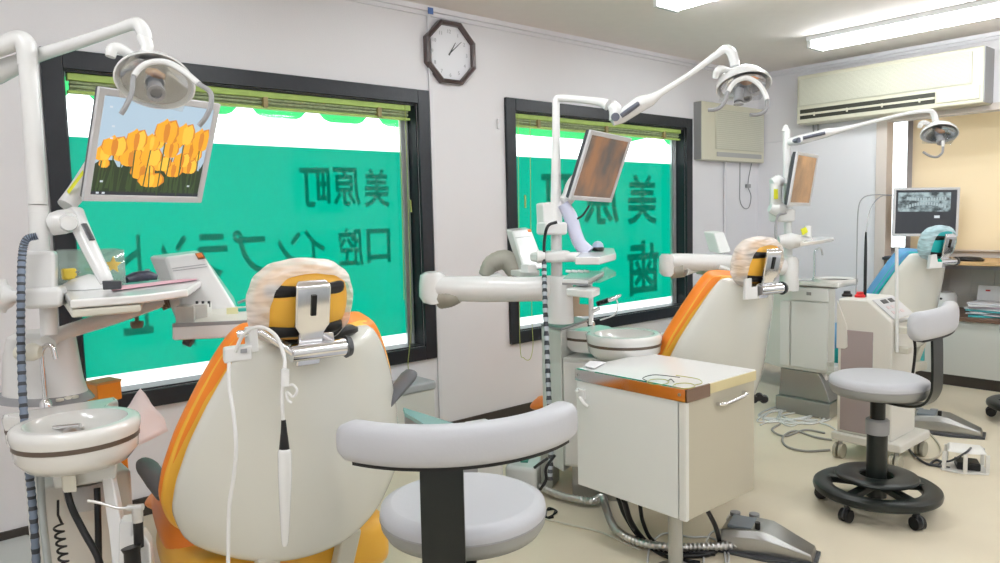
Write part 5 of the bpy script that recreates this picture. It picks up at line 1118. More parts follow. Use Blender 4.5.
# ================================================================== OPERATOR STOOLS
def circ3(a, b, c):
    ax, ay, bx_, by, cx, cy = a.x, a.y, b.x, b.y, c.x, c.y
    d = 2*(ax*(by-cy)+bx_*(cy-ay)+cx*(ay-by))
    ux = ((ax*ax+ay*ay)*(by-cy)+(bx_*bx_+by*by)*(cy-ay)+(cx*cx+cy*cy)*(ay-by))/d
    uy = ((ax*ax+ay*ay)*(cx-bx_)+(bx_*bx_+by*by)*(ax-cx)+(cx*cx+cy*cy)*(bx_-ax))/d
    return Vector((ux, uy, 0)), math.hypot(ax-ux, ay-uy)
def stool(ctr, zs_, rs, rest_pts, zr0, zr1, bang, label, thick=.062):
    """ctr plan centre, rest_pts three plan points of the back rest"""
    t = thing('operator_stool', (ctr.x, ctr.y, 0), label, 'stool', 'round operator stools')
    c = lambda z: Vector((ctr.x, ctr.y, z))
    mb = MB(); mb.lathe([(.001, .0), (rs*.86, .0), (rs*.985, -.012), (rs, -.026), (rs*.995, -.034)], c(zs_), seg=56, caps=False); mb.lathe([(.001, .004), (rs*.6, .003), (rs*.86, .0)], c(zs_), seg=56, caps=False)
    mb.build('seat_top', greyv, t, angle=80)
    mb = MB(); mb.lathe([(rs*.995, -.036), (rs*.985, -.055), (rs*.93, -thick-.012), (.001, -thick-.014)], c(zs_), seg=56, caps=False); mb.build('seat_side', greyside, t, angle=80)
    mb = MB(); mb.lathe([(rs*.998, -.033), (rs*1.004, -.036), (rs*.998, -.039)], c(zs_), seg=56, caps=False); mb.build('seat_seam', midg, t)
    mb = MB(); mb.lathe([(.001, zs_-thick-.014), (.085, zs_-thick-.014), (.075, zs_-thick-.035), (.030, zs_-thick-.045), (.030, .36), (.001, .36)], c(0), seg=28); mb.build('seat_plate', blackm, t)
    mb = MB(); mb.lathe([(.001, .06), (.041, .06), (.041, .345), (.034, .35), (.001, .35)], c(0), seg=28); mb.build('gas_column', blackm, t)
    mb = MB(); mb.lathe([(.001, .335), (.046, .335), (.047, .345), (.047, .395), (.040, .40), (.001, .40)], c(0), seg=28); mb.build('column_collar', mat('collar_grey', (.30, .30, .31), .45), t)
    # ring base and inner foot ring
    def torus(R0, rw, rh, z):
        rows = []
        for k in range(64):
            a = 2*math.pi*k/64; rad = Vector((math.cos(a), math.sin(a), 0))
            rows.append([c(z)+rad*(R0+rw*math.copysign(abs(math.cos(b))**.7, math.cos(b)))+Vector((0, 0, rh*math.copysign(abs(math.sin(b))**.7, math.sin(b)))) for b in [2*math.pi*q/14 for q in range(14)]])
        m_ = MB(); m_.rings(rows+[rows[0]], caps=False); bmesh.ops.remove_doubles(m_.bm, verts=m_.bm.verts, dist=1e-6); return m_
    torus(.212, .040, .022, .095).build('base_ring', blackm, t); torus(.115, .050, .013, .150).build('foot_ring', blackm, t)
    for k in range(5):
        a = 2*math.pi*k/5+.5; r_ = Vector((math.cos(a), math.sin(a), 0)); q = Vector((-r_.y, r_.x, 0))
        mb = MB(); mb.rings([[c(0)+r_*rr_+q*(s*.020)+Vector((0, 0, z)) for s, z in ((-1, z0_), (1, z0_), (1, z0_+.03), (-1, z0_+.03))] for rr_, z0_ in ((.03, .10), (.21, .085))]); mb.build('spoke', blackm, t, bevel=.005)
        cs_ = c(.028)+r_*.222
        w_ = MB(); w_.tube([cs_-q*.020, cs_-q*.004], .027, 20); w_.tube([cs_+q*.004, cs_+q*.020], .027, 20); wk = w_
        w_ = MB(); w_.tube([cs_+Vector((0, 0, .008))-q*.003, cs_+Vector((0, 0, .008))+q*.003], .030, 16); w_.tube([cs_+Vector((0, 0, .02)), cs_+Vector((0, 0, .055))], .009, 8); ho = w_.build('caster_hood', darkg, t); wk.build('caster_wheels', black, ho)
    # arc rest
    o_, Rr = circ3(*rest_pts); a = [math.atan2(p.y-o_.y, p.x-o_.x) for p in rest_pts]
    def un(x, ref):
        while x-ref > math.pi: x -= 2*math.pi
        while x-ref < -math.pi: x += 2*math.pi
        return x
    a0, a2 = un(a[0], a[1]), un(a[2], a[1]); N = 34; hz = (zr1-zr0)/2; zm = (zr0+zr1)/2
    rows = []
    for k in range(N+1):
        u = k/N; an = a0+(a2-a0)*u; rad = Vector((math.cos(an), math.sin(an), 0)); e = min(u, 1-u)*N
        kk = math.sqrt(max(0, 1-(1-min(1, e/2.6))**2)) if e < 2.6 else 1; kk = max(kk, .25)
        rows.append([o_+Vector((0, 0, zm))+rad*(Rr+.034*kk*math.copysign(abs(math.cos(b))**.75, math.cos(b)))+Vector((0, 0, hz*kk*math.copysign(abs(math.sin(b))**.62, math.sin(b)))) for b in [2*math.pi*q/20 for q in range(20)]])
    MB().rings(rows).build('arc_rest', greyv, t)
    rad0 = [Vector((math.cos(a0+(a2-a0)*k/N), math.sin(a0+(a2-a0)*k/N), 0)) for k in range(3, N-2)]
    mb = MB(); mb.rings([[o_+r_*(Rr-.022)+Vector((0, 0, zr0-.003)), o_+r_*(Rr+.020)+Vector((0, 0, zr0-.003)), o_+r_*(Rr+.020)+Vector((0, 0, zr0+.008)), o_+r_*(Rr-.022)+Vector((0, 0, zr0+.008))] for r_ in rad0]); mb.build('rest_rail', black, t)
    # flat bracket
    d_ = Vector((math.cos(bang), math.sin(bang), 0)); rr_ = None
    p0 = o_.copy(); 
    # intersection of ray from seat centre with arc
    cc2 = Vector((ctr.x, ctr.y, 0)); v = cc2-o_; B_ = v.dot(d_); C_ = v.dot(v)-Rr*Rr; tt_ = -B_+math.sqrt(max(0, B_*B_-C_))
    q = Vector((-d_.y, d_.x, 0))*.043; zb = zs_-thick-.035
    prof = [(.02, zb), (tt_-.10, zb-.004), (tt_-.03, zb+.012), (tt_+.004, zb+.06), (tt_+.010, zb+.12), (tt_+.006, zr0-.02), (tt_, zr0+.005)]
    P_, _ = catmull([cc2+d_*x+Vector((0, 0, z)) for x, z in prof], [1]*len(prof), 5)
    rows = []
    for i, p in enumerate(P_):
        tg_ = (P_[min(i+1, len(P_)-1)]-P_[max(i-1, 0)]).normalized(); nrm_ = tg_.cross(q.normalized())*.005
        rows.append([p-q-nrm_, p+q-nrm_, p+q+nrm_, p-q+nrm_])
    MB().rings(rows).build('rest_bracket', blackm, t, angle=30)
    return t
c1_ = at(463, 500, 1.80)
rp_ = [at(341, 430, 1.525), at(443, 450, 1.45), at(568, 415, 1.65)]
b1_ = at(442, 480, 1.45)
stool(c1_, c1_.z+.008, .202, rp_, at(445, 472, 1.42).z, at(447, 423, 1.46).z, math.atan2(b1_.y-c1_.y, b1_.x-c1_.x), 'grey round stool in the foreground with curved arm rest on black bracket')
c2_ = atz(.05, 876, 498)
zr0_, zr1_ = at(925, 337, 2.92).z, at(925, 305, 2.92).z
b2_ = at(935, 360, 2.95)
rp2 = [at(911, 320, 2.84), at(938, 320, 2.95), at(949, 305, 3.22)]
stool(c2_, .585, .194, rp2, .775, .890, math.atan2(b2_.y-c2_.y, b2_.x-c2_.x), 'grey round stool with black ring base on casters, right foreground')
# stool whose base peeks in at the right edge
c3_ = atz(.09, 1036, 407)
rp3 = [c3_+Vector((-.08, -.30, 0)), c3_+Vector((.19, -.26, 0)), c3_+Vector((.32, .0, 0))]
stool(c3_, .585, .196, rp3, .765, .88, R(-54), 'dark stool base just entering at the right edge of the picture')  # mostly outside the frame

# ================================================================== SQUARE CABINET ON A POST
zt5 = .70; X0, Y0, WX, WY, HH = 2.080, 1.462, .425, .505, .467
mcab = thing('square_cabinet', (X0+WX/2, Y0+WY/2, 0), 'white square cabinet on a grey post with metal edge strip, centre foreground', 'cabinet')
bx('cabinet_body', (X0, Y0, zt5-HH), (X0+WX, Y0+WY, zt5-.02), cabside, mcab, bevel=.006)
bx('top_board', (X0-.003, Y0-.003, zt5-.02), (X0+WX+.002, Y0+WY+.003, zt5), mat('bright_laminate', (.80, .80, .80), .25), mcab, bevel=.003)
bx('left_door', (X0-.018, Y0+.030, zt5-HH+.004), (X0-.001, Y0+WY-.002, zt5-.045), mat('door_laminate', (.76, .775, .765), .3), mcab, bevel=.003)
bx('corner_post', (X0-.018, Y0-.004, zt5-HH+.002), (X0+.002, Y0+.026, zt5-.045), mat('post_white', (.72, .72, .69), .3), mcab, bevel=.004)
strip = mat('polished_strip', (.62, .60, .58), .08, metal=1)
es = bx('edge_strip', (X0-.022, Y0-.010, zt5-.046), (X0-.003, Y0+WY+.002, zt5-.001), strip, mcab, bevel=.001)
bx('edge_strip', (X0-.022, Y0-.012, zt5-.046), (X0+.115, Y0-.003, zt5-.001), mat('brown_strip', (.20, .13, .10), .15, metal=.6), mcab, bevel=.001)
bx('gold_strip', (X0+.115, Y0-.006, zt5-.040), (X0+WX, Y0-.002, zt5-.004), mat('gold_trim', (.66, .57, .32), .3), mcab, bevel=.001)
bx('under_tray', (X0+.08, Y0+.12, zt5-HH-.03), (X0+WX-.08, Y0+WY-.1, zt5-HH), midg, mcab, bevel=.004)
for s in (.02, .49):
    mb = MB(); mb.lathe([(.001, 0), (.006, 0), (.005, .003), (.001, .003)], (X0-.022, Y0+s, zt5-.022), axis=(-1, 0, 0), seg=12); mb.build('screw', steeld, mcab)
tb('drawer_handle', [(X0+.17, Y0-.002, zt5-.085), (X0+.172, Y0-.022, zt5-.083), (X0+.21, Y0-.028, zt5-.081), (X0+.30, Y0-.028, zt5-.075), (X0+.335, Y0-.022, zt5-.073), (X0+.337, Y0-.002, zt5-.073)], .0075, chrome, mcab, smooth=5)
hook = MB(); hx = X0-.03; hook.span((hx, Y0+.455, zt5-.115), (X0-.016, Y0+.495, zt5-.075)); hook.tube([(hx-.006, Y0+.47, zt5-.105), (hx-.012, Y0+.44, zt5-.125), (hx-.006, Y0+.425, zt5-.135)], .008, 10); hook.tube([(hx-.002, Y0+.49, zt5-.08), (hx-.008, Y0+.478, zt5-.086)], .006, 8); hook.build('wall_hook', white2, mcab, bevel=.002)
px_ = atz(.1, 671, 560); pcx, pcy = X0+.13, Y0+.12
qp = at(671, 525, (Vector((X0+.1, Y0+.1, 0))-CAM).dot(fwd)); 
pp_ = Vector((X0+.05, Y0+.09, 0))
mb = MB(); mb.tube([(pp_.x, pp_.y, .02), (pp_.x, pp_.y, zt5-HH)], .026, 24); mb.build('post', mat('post_grey', (.42, .42, .40), .3, metal=.5), mcab)
mb = MB(); mb.lathe([(.001, 0), (.07, 0), (.07, .015), (.03, .025), (.001, .025)], (pp_.x, pp_.y, 0), seg=28); mb.build('foot_plate', steeld, mcab)
# spectacles lying on the top
sp = thing('spectacles', (X0+.05, Y0+.12, zt5), 'spectacles with thin yellow-green frame lying on the square cabinet top', 'spectacles')
Zt = zt5+.004
def T5(px, py, dz=0): p = atz(Zt, px, py); p.z += dz; return p
gm = mat('olive_frame', (.30, .32, .06), .35)
for cx, cy in ((658, 380), (684, 384)):
    pts = [T5(cx+11*math.cos(a), cy+1.8+2.8*math.sin(a)) for a in [2*math.pi*k/16 for k in range(17)]]
    MB().tube(pts, .0016, 6).build('lens_rim', gm, sp)
tb('bridge', [T5(668, 381), T5(671, 380, .003), T5(674, 382)], .0018, black, sp)
tb('temple', [T5(647, 381), T5(643, 379, .004), T5(655, 377, .008), T5(680, 379, .006)], .0015, black, sp, seg=6)
tb('temple', [T5(695, 385), T5(702, 384, .004), T5(697, 381, .008), T5(676, 377, .006)], .0015, gm, sp, seg=6)
nt_ = MB().prism([T5(584, 366.5), T5(594, 369), T5(606, 363), T5(590, 361.5)], (0, 0, .004)).build('folded_tissue', paper, bevel=.001); tag(nt_, 'small white folded tissue at the left corner of the square cabinet top', 'tissue')

# ================================================================== LASER CART
lx0, lx1 = 3.79, 4.10
A_ = atx(lx0, 838, 300); B2 = atx(lx0, 893, 300); yL, yR = A_.y, B2.y
zT = atx(lx0, 838, 298).z; pk1 = atx(lx0, 868, 297.5); zS = atx(lx0, 893, 322).z
lt = thing('treatment_cart', ((lx0+lx1)/2, (yL+yR)/2, 0), 'tall white device cart on casters with mauve front panel and sloping control top', 'cart')
prof = [(yL, .13), (yL, zT), (pk1.y, zT), (yR, zS), (yR-.004, .13)]
MB().prism([(lx0, y, z) for y, z in prof], (lx1-lx0, 0, 0)).build('cart_body', mat('cart_cream', (.72, .70, .65), .3), lt, bevel=.012)
zm0 = atx(lx0, 850, 330).z
MB().prism([(lx0-.004, y, z) for y, z in ((yL-.02, .15), (yL-.02, zm0-.05), (yL-.045, zm0), (yR+.09, zm0), (yR+.09, .15))], (.006, 0, 0)).build('mauve_panel', mauve, lt, bevel=.002)
MB().prism([(lx0-.008, y, z) for y, z in ((yL+.002, zm0-.10), (yL+.002, zT-.01), (yL-.05, zm0+.02), (yL-.055, zm0-.09), (yL-.04, zm0-.10))], (.01, 0, 0)).build('side_cheek', mat('cart_cream', (.72, .70, .65), .3), lt, bevel=.003)
n_s = Vector((0, -(zT-zS), (pk1.y-yR))).normalized() if False else Vector((0, -(zT-zS), abs(pk1.y-yR))).normalized()
def CPp(u, v, h=0): return Vector((lx0+.03+(lx1-lx0-.06)*u, pk1.y+(yR-pk1.y)*v, zT+(zS-zT)*v))+n_s*h
MB().prism([CPp(0, .06, .002), CPp(1, .06, .002), CPp(1, .94, .002), CPp(0, .94, .002)], n_s*.004).build('control_panel', mat('panel_grey', (.62, .62, .64), .35), lt, bevel=.001)
MB().prism([CPp(.25, .14, .006), CPp(.5, .14, .006), CPp(.5, .3, .006), CPp(.25, .3, .006)], n_s*.002).build('display', darkg, lt)
MB().prism([CPp(.6, .14, .006), CPp(.8, .14, .006), CPp(.8, .3, .006), CPp(.6, .3, .006)], n_s*.002).build('display', darkg, lt)
for i in range(3):
    for j in range(2): MB().prism([CPp(.2+.2*i, .42+.22*j, .006), CPp(.32+.2*i, .42+.22*j, .006), CPp(.32+.2*i, .54+.22*j, .006), CPp(.2+.2*i, .54+.22*j, .006)], n_s*.002).build('key_button', mat('button_pink', (.66, .55, .56), .4), lt)
for px, m_ in ((847, black), (860, red)):
    p = atx(lx0+.10, px, 296); p.z = zT
    mb = MB(); mb.lathe([(.001, 0), (.026, 0), (.026, .010), (.018, .016), (.016, .028), (.001, .030)], p, seg=18); mb.build('top_knob', m_, lt)
MB().prism([(lx0-.02, yL+.02, .09), (lx0-.02, yR-.06, .09), (lx1+.05, yR-.06, .09), (lx1+.05, yL+.02, .09)], (0, 0, .045)).build('base_board', mat('cart_cream', (.72, .70, .65), .3), lt, bevel=.010)
for x, y in ((lx0+.01, yL-.02), (lx0+.01, yR-.03), (lx1+.02, yL-.02), (lx1+.02, yR-.03)):
    mb = MB(); mb.tube([(x-.012, y-.022, .038), (x-.012, y-.006, .038)], .038, 20); mb.tube([(x-.012, y+.006, .038), (x-.012, y+.022, .038)], .038, 20); mb.build('caster_wheels', mat('wheel_beige', (.42, .40, .32), .5), lt)
    mb = MB(); mb.tube([(x-.012, y, .05), (x, y, .095)], .012, 10); mb.build('caster_stem', steeld, lt)
p = atx(lx0+.12, 865, 290); p.z = zT; p2 = at(866, 232, (p-CAM).dot(fwd))
mb = MB(); mb.tube([p, Vector((p.x, p.y, p.z+.17)), p2-Vector((0, 0, .07)), p2], [.008, .008, .007, .0045], 10); mb.build('fibre_sleeve', black, lt)
tb('fibre_cable', [p2, at(870, 210, 4.0), at(880, 197, 4.05), at(893, 195, 4.1)], .003, midg, lt, seg=6)
tb('fibre_cable', [at(856, 296, 4.02), at(857, 250, 4.0), at(858, 212, 4.0), at(862, 199, 4.0), at(872, 195, 4.02), at(893, 195, 4.1)], .003, midg, lt, seg=6)
mb = MB(); mb.tube([atx(lx0+.02, 895, 352)+Vector((0, -.01, 0)), atx(lx0+.02, 894.5, 246)+Vector((0, -.01, 0))], .008, 10); mb.build('support_rod', white2, lt)
for dz in (0, .1):
    q = atx(lx0+.06, 903, 330)-Vector((0, 0, dz)); q.y = yR-.03; mb = MB(); mb.box(q, (.05, .06, .03)); mb.build('handpiece_cradle', creamd, lt, bevel=.004)
tb('cart_cable', [(lx0+.06, yR-.05, zS-.02), (lx0+.07, yR-.08, zS-.12), (lx0+.06, yR-.07, zS-.3), (lx0+.07, yR-.05, zS-.33)], .007, black, lt)
tb('chrome_fitting', [(lx0+.06, yR-.01, zS+.0), (lx0+.06, yR-.05, zS+.01), (lx0+.08, yR-.08, zS+.01)], .011, steel, lt)

# ================================================================== FOOT CONTROLS
def pedal(p0, ang, s, label):
    t = thing('foot_control', p0, label, 'foot pedal', 'wedge shaped foot controls')
    M_ = Matrix.Translation(p0) @ Matrix.Rotation(ang, 4, 'Z'); G = lambda x, y, z: M_ @ Vector((x*s, y*s, z*s))
    mb = MB()
    mb.rings([[G(-.12, y, .0), G(-.12, y, .085*k), G(.0, y*.95, .10*k), G(.05, y*.92, .098*k), G(.20, y*.62, .035), G(.21, y*.6, .0)] for y, k in ((-.085, .72), (-.07, 1), (.07, 1), (.085, .72))]); mb.build('metal_body', steeld, t, bevel=.004)
    mb = MB(); mb.rings([[G(x, y, z) for x, y in ((-.13, -.095), (.06, -.10), (.22, -.06), (.22, .06), (.06, .10), (-.13, .095))] for z in (0, .012)]); mb.build('base_plate', darkg, t, bevel=.002)
    mb = MB(); mb.rings([[G(x, y, z) for x, y in ((-.10, -.055), (-.01, -.055), (-.01, .055), (-.10, .055))] for z in (.088, .101)]); mb.build('slate_top', mat('slate_top', (.17, .20, .23), .3), t, bevel=.003)
    mb = MB(); mb.tube([G(.01, -.045, .095), G(.01, -.045, .125)], .010*s, 12); mb.build('small_lever', black, t)
    for x, y in ((-.10, .085), (-.03, .10)):
        mb = MB(); mb.lathe([(.001, 0), (.012*s, 0), (.010*s, .03), (.020*s, .035), (.020*s, .048), (.001, .05)], G(x, y, .05), seg=16); mb.build('foot_button', midg, t)
    mb = MB(); mb.box(G(-.09, .105, .035), (.09*s, .06*s, .07*s), Matrix.Rotation(ang, 3, 'Z')); mb.build('button_housing', white, t, bevel=.006)
    return t
a_, b_ = atz(0, 735, 560), atz(0, 808, 548)
pc = atz(.0, 757, 549); v_ = atz(.03, 808, 546)-atz(.03, 722, 530)
pedal(Vector((pc.x, pc.y, 0)), math.atan2(v_.y, v_.x), 1.0, 'grey metal foot control with buttons right of the square cabinet post')
pc = atz(.0, 938, 431); v_ = atz(.03, 976, 433)-atz(.03, 905, 424)
pedal(Vector((pc.x, pc.y, 0)), math.atan2(v_.y, v_.x), 1.05, 'grey metal foot control behind the right stool, beside the device cart')
# guarded white pedal
fp = atz(0, 963, 470); gp = thing('guarded_pedal', (fp.x, fp.y, 0), 'small white foot pedal under a cage guard on the floor, lower right', 'foot pedal')
wv = atz(0, 983, 474)-atz(0, 943, 470); ang = math.atan2(wv.y, wv.x); M_ = Matrix.Translation((fp.x, fp.y, 0)) @ Matrix.Rotation(ang, 4, 'Z'); G6 = lambda x, y, z: M_ @ Vector((x, y, z))
gw = mat('guard_white', (.78, .77, .74), .3)
mb = MB(); mb.rings([[G6(x, y, z) for x, y in ((-.10, -.04), (-.02, -.07), (.10, -.05), (.10, .10), (-.08, .11))] for z in (.0, .008)]); mb.build('base_plate', gw, gp, bevel=.002)
mb = MB(); mb.rings([[G6(x, y, .095+.03*(y+.05)) for x, y in ((-.075, -.03), (.0, -.055), (.095, -.035), (.095, .09), (-.06, .10))], [G6(x, y, .108+.03*(y+.05)) for x, y in ((-.06, -.015), (.0, -.035), (.08, -.02), (.08, .075), (-.05, .085))]]); mb.build('guard_top', gw, gp, bevel=.004)
for x, y in ((-.085, -.03), (.0, -.06), (.095, -.04), (.095, .09), (-.06, .10)):
    mb = MB(); mb.box(G6(x, y, .05), (.018, .010, .09), Matrix.Rotation(ang, 3, 'Z')); mb.build('guard_post', gw, gp, bevel=.002)
mb = MB(); mb.rings([[G6(x, y, z) for x, y in ((-.03, -.03), (.07, -.03), (.07, .07), (-.03, .07))] for z in (.008, .045)]); mb.build('black_pedal', black, gp, bevel=.006)
mb = MB(); mb.tube([G6(-.09, .0, .03), G6(-.05, -.02, .05), G6(0, -.058, .105), G6(.03, 0, .115)], .005, 8, 3); mb.build('guard_strap', darkg, gp)

# ================================================================== HOSES AND CABLES ON THE FLOOR
P_ = [atz(.03, *p) for p in ((538, 486), (560, 495), (590, 501), (602, 497), (606, 508), (615, 528), (636, 541), (668, 547), (700, 547), (735, 545))]
C_, RR = catmull(P_, [.0165]*len(P_), 15); RR = [.0175 if i % 2 else .0135 for i in range(len(C_))]
o = MB().tube(C_, RR, 12).build('flexible_conduit', steel); tag(o, 'ribbed metal conduit winding over the floor under the square cabinet', 'conduit')
FZ = .012
def floor_cable(name, pts, r, m, label, cat='cable', group=None, z=None): return hose(name, [atz((z if z is not None else r+.001), *p) if len(p) == 2 else at(*p) for p in pts], r, m, label, cat, group=group)
floor_cable('black_cable', [(624, 500, 2.80), (631, 522, 2.86), (645, 541), (662, 550), (690, 552), (715, 553)], .011, black, 'thick black cable falling from under the square cabinet on its left')
floor_cable('black_cable', [(618, 498, 2.85), (625, 516, 2.92), (640, 538), (665, 556), (700, 563)], .008, black, 'thinner black cable left of the thick one under the square cabinet')
floor_cable('black_cable', [(640, 505, 2.80), (643, 522, 2.86), (652, 540), (672, 551)], .008, black, 'black cable between the thick one and the grey post')
floor_cable('black_cable', [(706, 508, 2.72), (716, 528, 2.78), (719, 547), (706, 555), (680, 556)], .009, black, 'black cable looping down right of the grey post')
floor_cable('white_floor_cable', [(647, 575), (649, 550), (656, 538), (668, 533), (690, 537), (712, 538), (728, 552), (726, 575)], .004, white2, 'thin white cable looping in front of the metal conduit')
floor_cable('white_floor_cable', [(704, 575), (704, 553), (710, 534), (722, 530), (724, 545), (727, 575)], .004, white2, 'thin white cable loop beside the right foot control')
floor_cable('white_floor_cable', [(545, 519), (570, 525), (600, 532), (625, 543), (640, 550)], .004, mat('pale_cable', (.62, .60, .50), .5), 'pale straight cable on the floor right of the front stool seat')
def squiggle(cx, cy, n, rx, ry, seed):
    r_ = random.Random(seed); return [(cx+rx*math.cos(k*1.9+r_.random()), cy+ry*math.sin(k*1.9+r_.random())) for k in range(n)]
floor_cable('black_cable', squiggle(549, 513, 9, 8, 5, 2), .0035, black, 'small tangle of thin black cable right of the front stool seat')
for i, lab in enumerate(('white cable of the tangle behind the square cabinet, nearest the chair base', 'white cable of the tangle behind the square cabinet, nearest the device cart')):
    floor_cable('white_floor_cable', squiggle(790+i*14, 414+i*3, 14, 34-8*i, 9-2*i, 5+i), .0055, white2, lab)
floor_cable('white_floor_cable', [(760, 425), (775, 420), (790, 426), (806, 421), (825, 424), (838, 431)], .005, white2, 'white cable lying along the front of the cable tangle')
floor_cable('grey_floor_cable', [(832, 440), (815, 437), (795, 431), (783, 437), (786, 446), (805, 451), (830, 450)], .006, mat('grey_cable', (.34, .33, .31), .5), 'grey cable loop on the floor left of the device cart')
floor_cable('grey_floor_cable', [(780, 424), (772, 430), (785, 436), (805, 430), (825, 433)], .006, mat('grey_cable', (.34, .33, .31), .5), 'grey cable arc at the edge of the white cable tangle')
floor_cable('dark_floor_cable', [(900, 432), (905, 443), (914, 455), (925, 463), (934, 465), (941, 462), (936, 460), (931, 464), (938, 466), (950, 468)], .006, darkg, 'dark cable running from the cart to the guarded white pedal')
floor_cable('beige_floor_cable', [(912, 432), (926, 432), (936, 440), (941, 452), (932, 459), (915, 458)], .005, mat('beige_cable', (.55, .50, .40), .5), 'beige cable looping from the far foot control on the floor')
floor_cable('grey_floor_cable', [(900, 440), (903, 427), (910, 420), (922, 419)], .014, midg, 'thick grey hose joining the far foot control to the cart')
for k in range(3):
    p = at(754+5*k, 399-2*(k % 2), 3.25); mb = MB(); mb.lathe([(.001, -.016), (.014, -.016), (.020, 0), (.014, .016), (.001, .016)], p, axis=-fwd, seg=14); o = mb.build('base_valve', black); o.parent = chB; o.matrix_parent_inverse = chB.matrix_basis.inverted()

# ================================================================== ODDS AND ENDS
# low wall unit behind the front chair
lw = thing('low_side_unit', aty(3.3, 415, 385), 'low cream side unit with grey top against the wall below the left window', 'side unit')
q1, q2 = aty(3.28, 380, 388), aty(3.28, 434, 388)
yk = 3.30; xa, xb = aty(yk, 372, 392).x, aty(yk, 434.5, 388).x; zk = aty(yk, 420, 383).z
bx('unit_body', (xa, yk, 0), (xb, YW-.015, zk-.05), cabm, lw, bevel=.006)
bx('grey_top', (xa-.01, yk-.01, zk-.05), (xb+.012, YW-.015, zk), mat('top_grey', (.42, .44, .46), .35), lw, bevel=.015)
# wedge stool with teal sheet
we = thing('leg_rest_wedge', at(430, 440, 3.0), 'grey wedge-shaped leg rest covered by a teal plastic sheet, behind the front stool', 'leg rest')
D7 = 2.95
w0 = [at(404, 409, D7+.25), at(462, 427, D7+.10), at(478, 437, D7-.05), at(436, 432, D7-.15), at(406, 414, D7)]
zlow = .16
mb = MB(); top7 = w0; mb.rings([[Vector((p.x, p.y, p.z-.16)) for p in top7], top7]); mb.build('wedge_pad', mat('wedge_grey', (.30, .30, .31), .5), we, bevel=.010)
mb = MB(); cen7 = sum(top7, Vector())/5; mb.rings([[cen7+(p-cen7)*1.04+Vector((0, 0, -.012)) for p in top7], [cen7+(p-cen7)*1.02+Vector((0, 0, .006)) for p in top7]]); mb.build('teal_sheet', tealsheet, we, bevel=.003)
mb = MB(); mb.tube([cen7-Vector((0, 0, .12)), Vector((cen7.x, cen7.y, .03))], .05, 16); mb.lathe([(.001, 0), (.18, 0), (.18, .02), (.05, .04), (.001, .04)], (cen7.x, cen7.y, 0), seg=24); mb.build('pedestal', creamd, we)
wb = thing('white_box', at(480, 424, 3.1), 'white angular box top showing just above the front stool arm rest', 'box')
mb = MB(); tp8 = [at(464, 427, 3.45), at(485, 418, 3.5), at(501, 425, 3.4), at(502, 436, 3.25), at(474, 438, 3.25)]; mb.rings([[Vector((p.x, p.y, 0.0)) for p in tp8], [Vector((p.x, p.y, tp8[1].z)) for p in tp8]]); mb.build('box_body', white, wb, bevel=.008)
wf = thing('floor_junction_box', at(522, 482, 2.8), 'rounded white floor box with green mark behind the front stool seat', 'junction box')
j0 = atz(0, 520, 500); jz = at(520, 468, (j0-CAM).dot(fwd)).z
qv = [atz(0, x, y) for x, y in ((505, 492), (537, 497), (545, 482), (515, 478))]
mb = MB(); mb.rings([[Vector((p.x, p.y, z)) for p in qv] for z in (0, .13)]); mb.build('box_body', white2, wf, bevel=.03, seg=4) if False else mb.build('box_body', white2, wf, bevel=.022)
cq = sum(qv, Vector())/4; mb = MB(); mb.box((cq.x, cq.y, .133), (.06, .035, .008), Matrix.Rotation(.7, 3, 'Z')); mb.build('green_mark', mat('mark_green', (.02, .25, .18), .4), wf)
gb_ = thing('grey_base_box', at(550, 470, 3.2), 'pale grey floor box with black cables left of the centre unit base', 'junction box')
qv = [atz(0, x, y) for x, y in ((541, 491), (553, 488), (560, 480), (545, 478))]
mb = MB(); mb.rings([[Vector((p.x, p.y, z)) for p in qv] for z in (0, .20)]); mb.build('box_body', mat('pale_green_grey', (.44, .46, .41), .4), gb_, bevel=.008)
hose('black_cable', [at(555, 455, 2.95), at(546, 468, 2.95), at(546, 480, 2.95), at(540, 490, 2.95)], .006, black, 'black cable hanging in front of the pale grey floor box')
hose('black_cable', [at(548, 458, 2.94), at(538, 465, 2.94), at(534, 468, 2.94)], .006, black, 'short black cable coming from behind the front stool arm rest')
og = thing('orange_item', aty(3.35, 541, 404), 'small orange object on the floor by the wall left of the centre unit', 'orange object')
oq = atz(0, 542, 412); mb = MB(); mb.lathe([(.001, .0), (.05, .0), (.06, .03), (.055, .08), (.03, .105), (.001, .11)], (oq.x, oq.y, 0), seg=18); mb.build('orange_body', orangebox, og); mb = MB(); mb.lathe([(.001, 0), (.05, 0), (.045, .012), (.001, .014)], (oq.x-.06, oq.y-.10, 0), seg=16); mb.build('yellow_base', mat('item_yellow', (.70, .62, .18), .5), og)
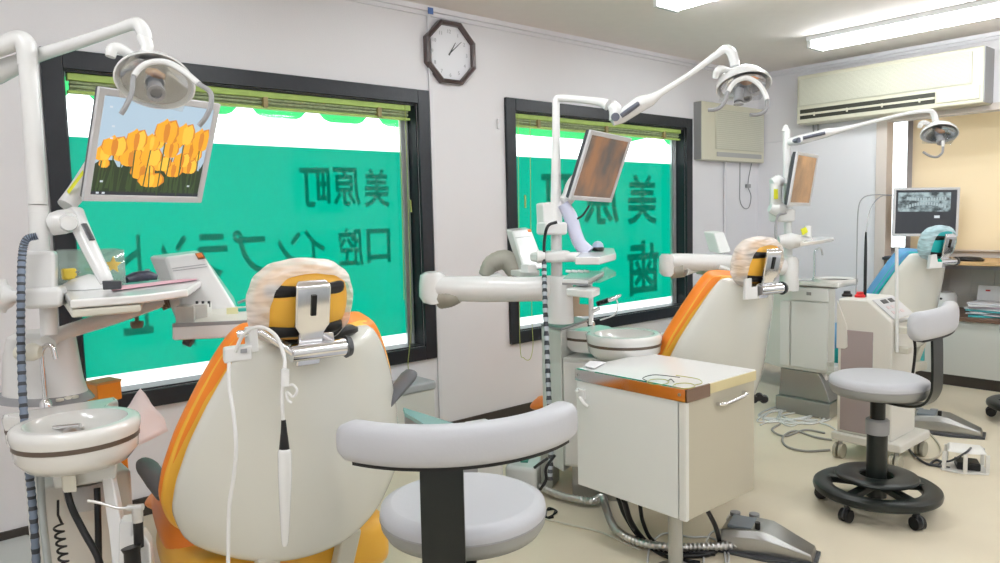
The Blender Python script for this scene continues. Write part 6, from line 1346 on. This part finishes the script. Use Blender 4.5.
# cup dispenser and papers on the counter
cdz = zc; p = atx(6.15, 943, 300)
cdp = thing('cup_dispenser', (6.15, p.y, cdz), 'white rounded cup dispenser on the counter right of the blue chair', 'dispenser')
zt9 = atx(6.15, 943, 291).z
mb = MB(); mb.lathe([(.001, 0), (.085, 0), (.095, .02), (.095, zt9-cdz-.03), (.08, zt9-cdz-.005), (.001, zt9-cdz)], (6.15, p.y, cdz), seg=30); mb.build('dispenser_body', white2, cdp)
mb = MB(); mb.tube([(6.055, p.y-.02, (zt9+cdz)/2+.03), (6.045, p.y-.02, (zt9+cdz)/2+.03)], .008, 10); mb.build('dispenser_button', darkg, cdp)
mb = MB(); mb.lathe([(.001, 0), (.05, 0), (.06, .16), (.001, .16)], (6.25, p.y+.10, zt9-.02), seg=24); o = mb.build('paper_cup_stack', paper); tag(o, 'pale stack standing behind the cup dispenser under the wooden shelf', 'cup stack')
ph = thing('pamphlet_holder', atx(6.2, 985, 298), 'white leaflet stand with small red mark on the brown edged counter', 'leaflet stand')
a = atx(6.2, 975, 286); b = atx(6.2, 1010, 300)
mb = MB(); mb.prism([(6.22, a.y, cdz+.01), (6.22, a.y-.26, cdz+.01), (6.28, a.y-.26, a.z), (6.28, a.y, a.z)], (.012, 0, 0)); mb.build('leaflet', paper, ph)
mb = MB(); mb.prism([(6.262, a.y-.05, a.z-.06), (6.262, a.y-.08, a.z-.06), (6.27, a.y-.08, a.z-.03), (6.27, a.y-.05, a.z-.03)], (.004, 0, 0)); mb.build('red_mark', red, ph)
cols = [(.06, .42, .45), (.78, .76, .80), (.74, .70, .74), (.10, .45, .50), (.78, .78, .80), (.70, .55, .66), (.80, .80, .82), (.76, .76, .80)]
names = ('teal bottom folder', 'white sheet lowest but one', 'greyish booklet', 'second teal folder', 'white booklet in the middle', 'pinkish booklet', 'white booklet near the top', 'loose white topmost sheet')
y0_ = atx(6.05, 965, 312).y
for k in range(8):
    m_ = mat('booklet_%d' % k, cols[k], .6); an = random.Random(k).uniform(-.4, .4)
    mb = MB(); mb.box((6.06+.01*(k % 3), y0_-.16-.012*(k % 2), cdz+.006+.0125*k), (.20, .27, .010), Matrix.Rotation(an, 3, 'Z')); o = mb.build('booklet', m_, bevel=.001); tag(o, '%s in the paper pile on the brown edged counter' % names[k], 'booklet', 'papers on the counter')
# fix: cable running across far wall
o = MB().tube([atx(XW-.004, 762, 143), atx(XW-.004, 783, 141)], .004, 6).build('wall_cable', trimw); tag(o, 'thin white cable stapled across the wall between corner and far pole', 'cable')
so = aty(YW-.005, 498, 124); o = bx('wall_hook', so-Vector((.008, .012, .03)), so+Vector((.008, .004, .03)), trimw, None, bevel=.002); tag(o, 'tiny white hook on the wall just left of the right window', 'hook')
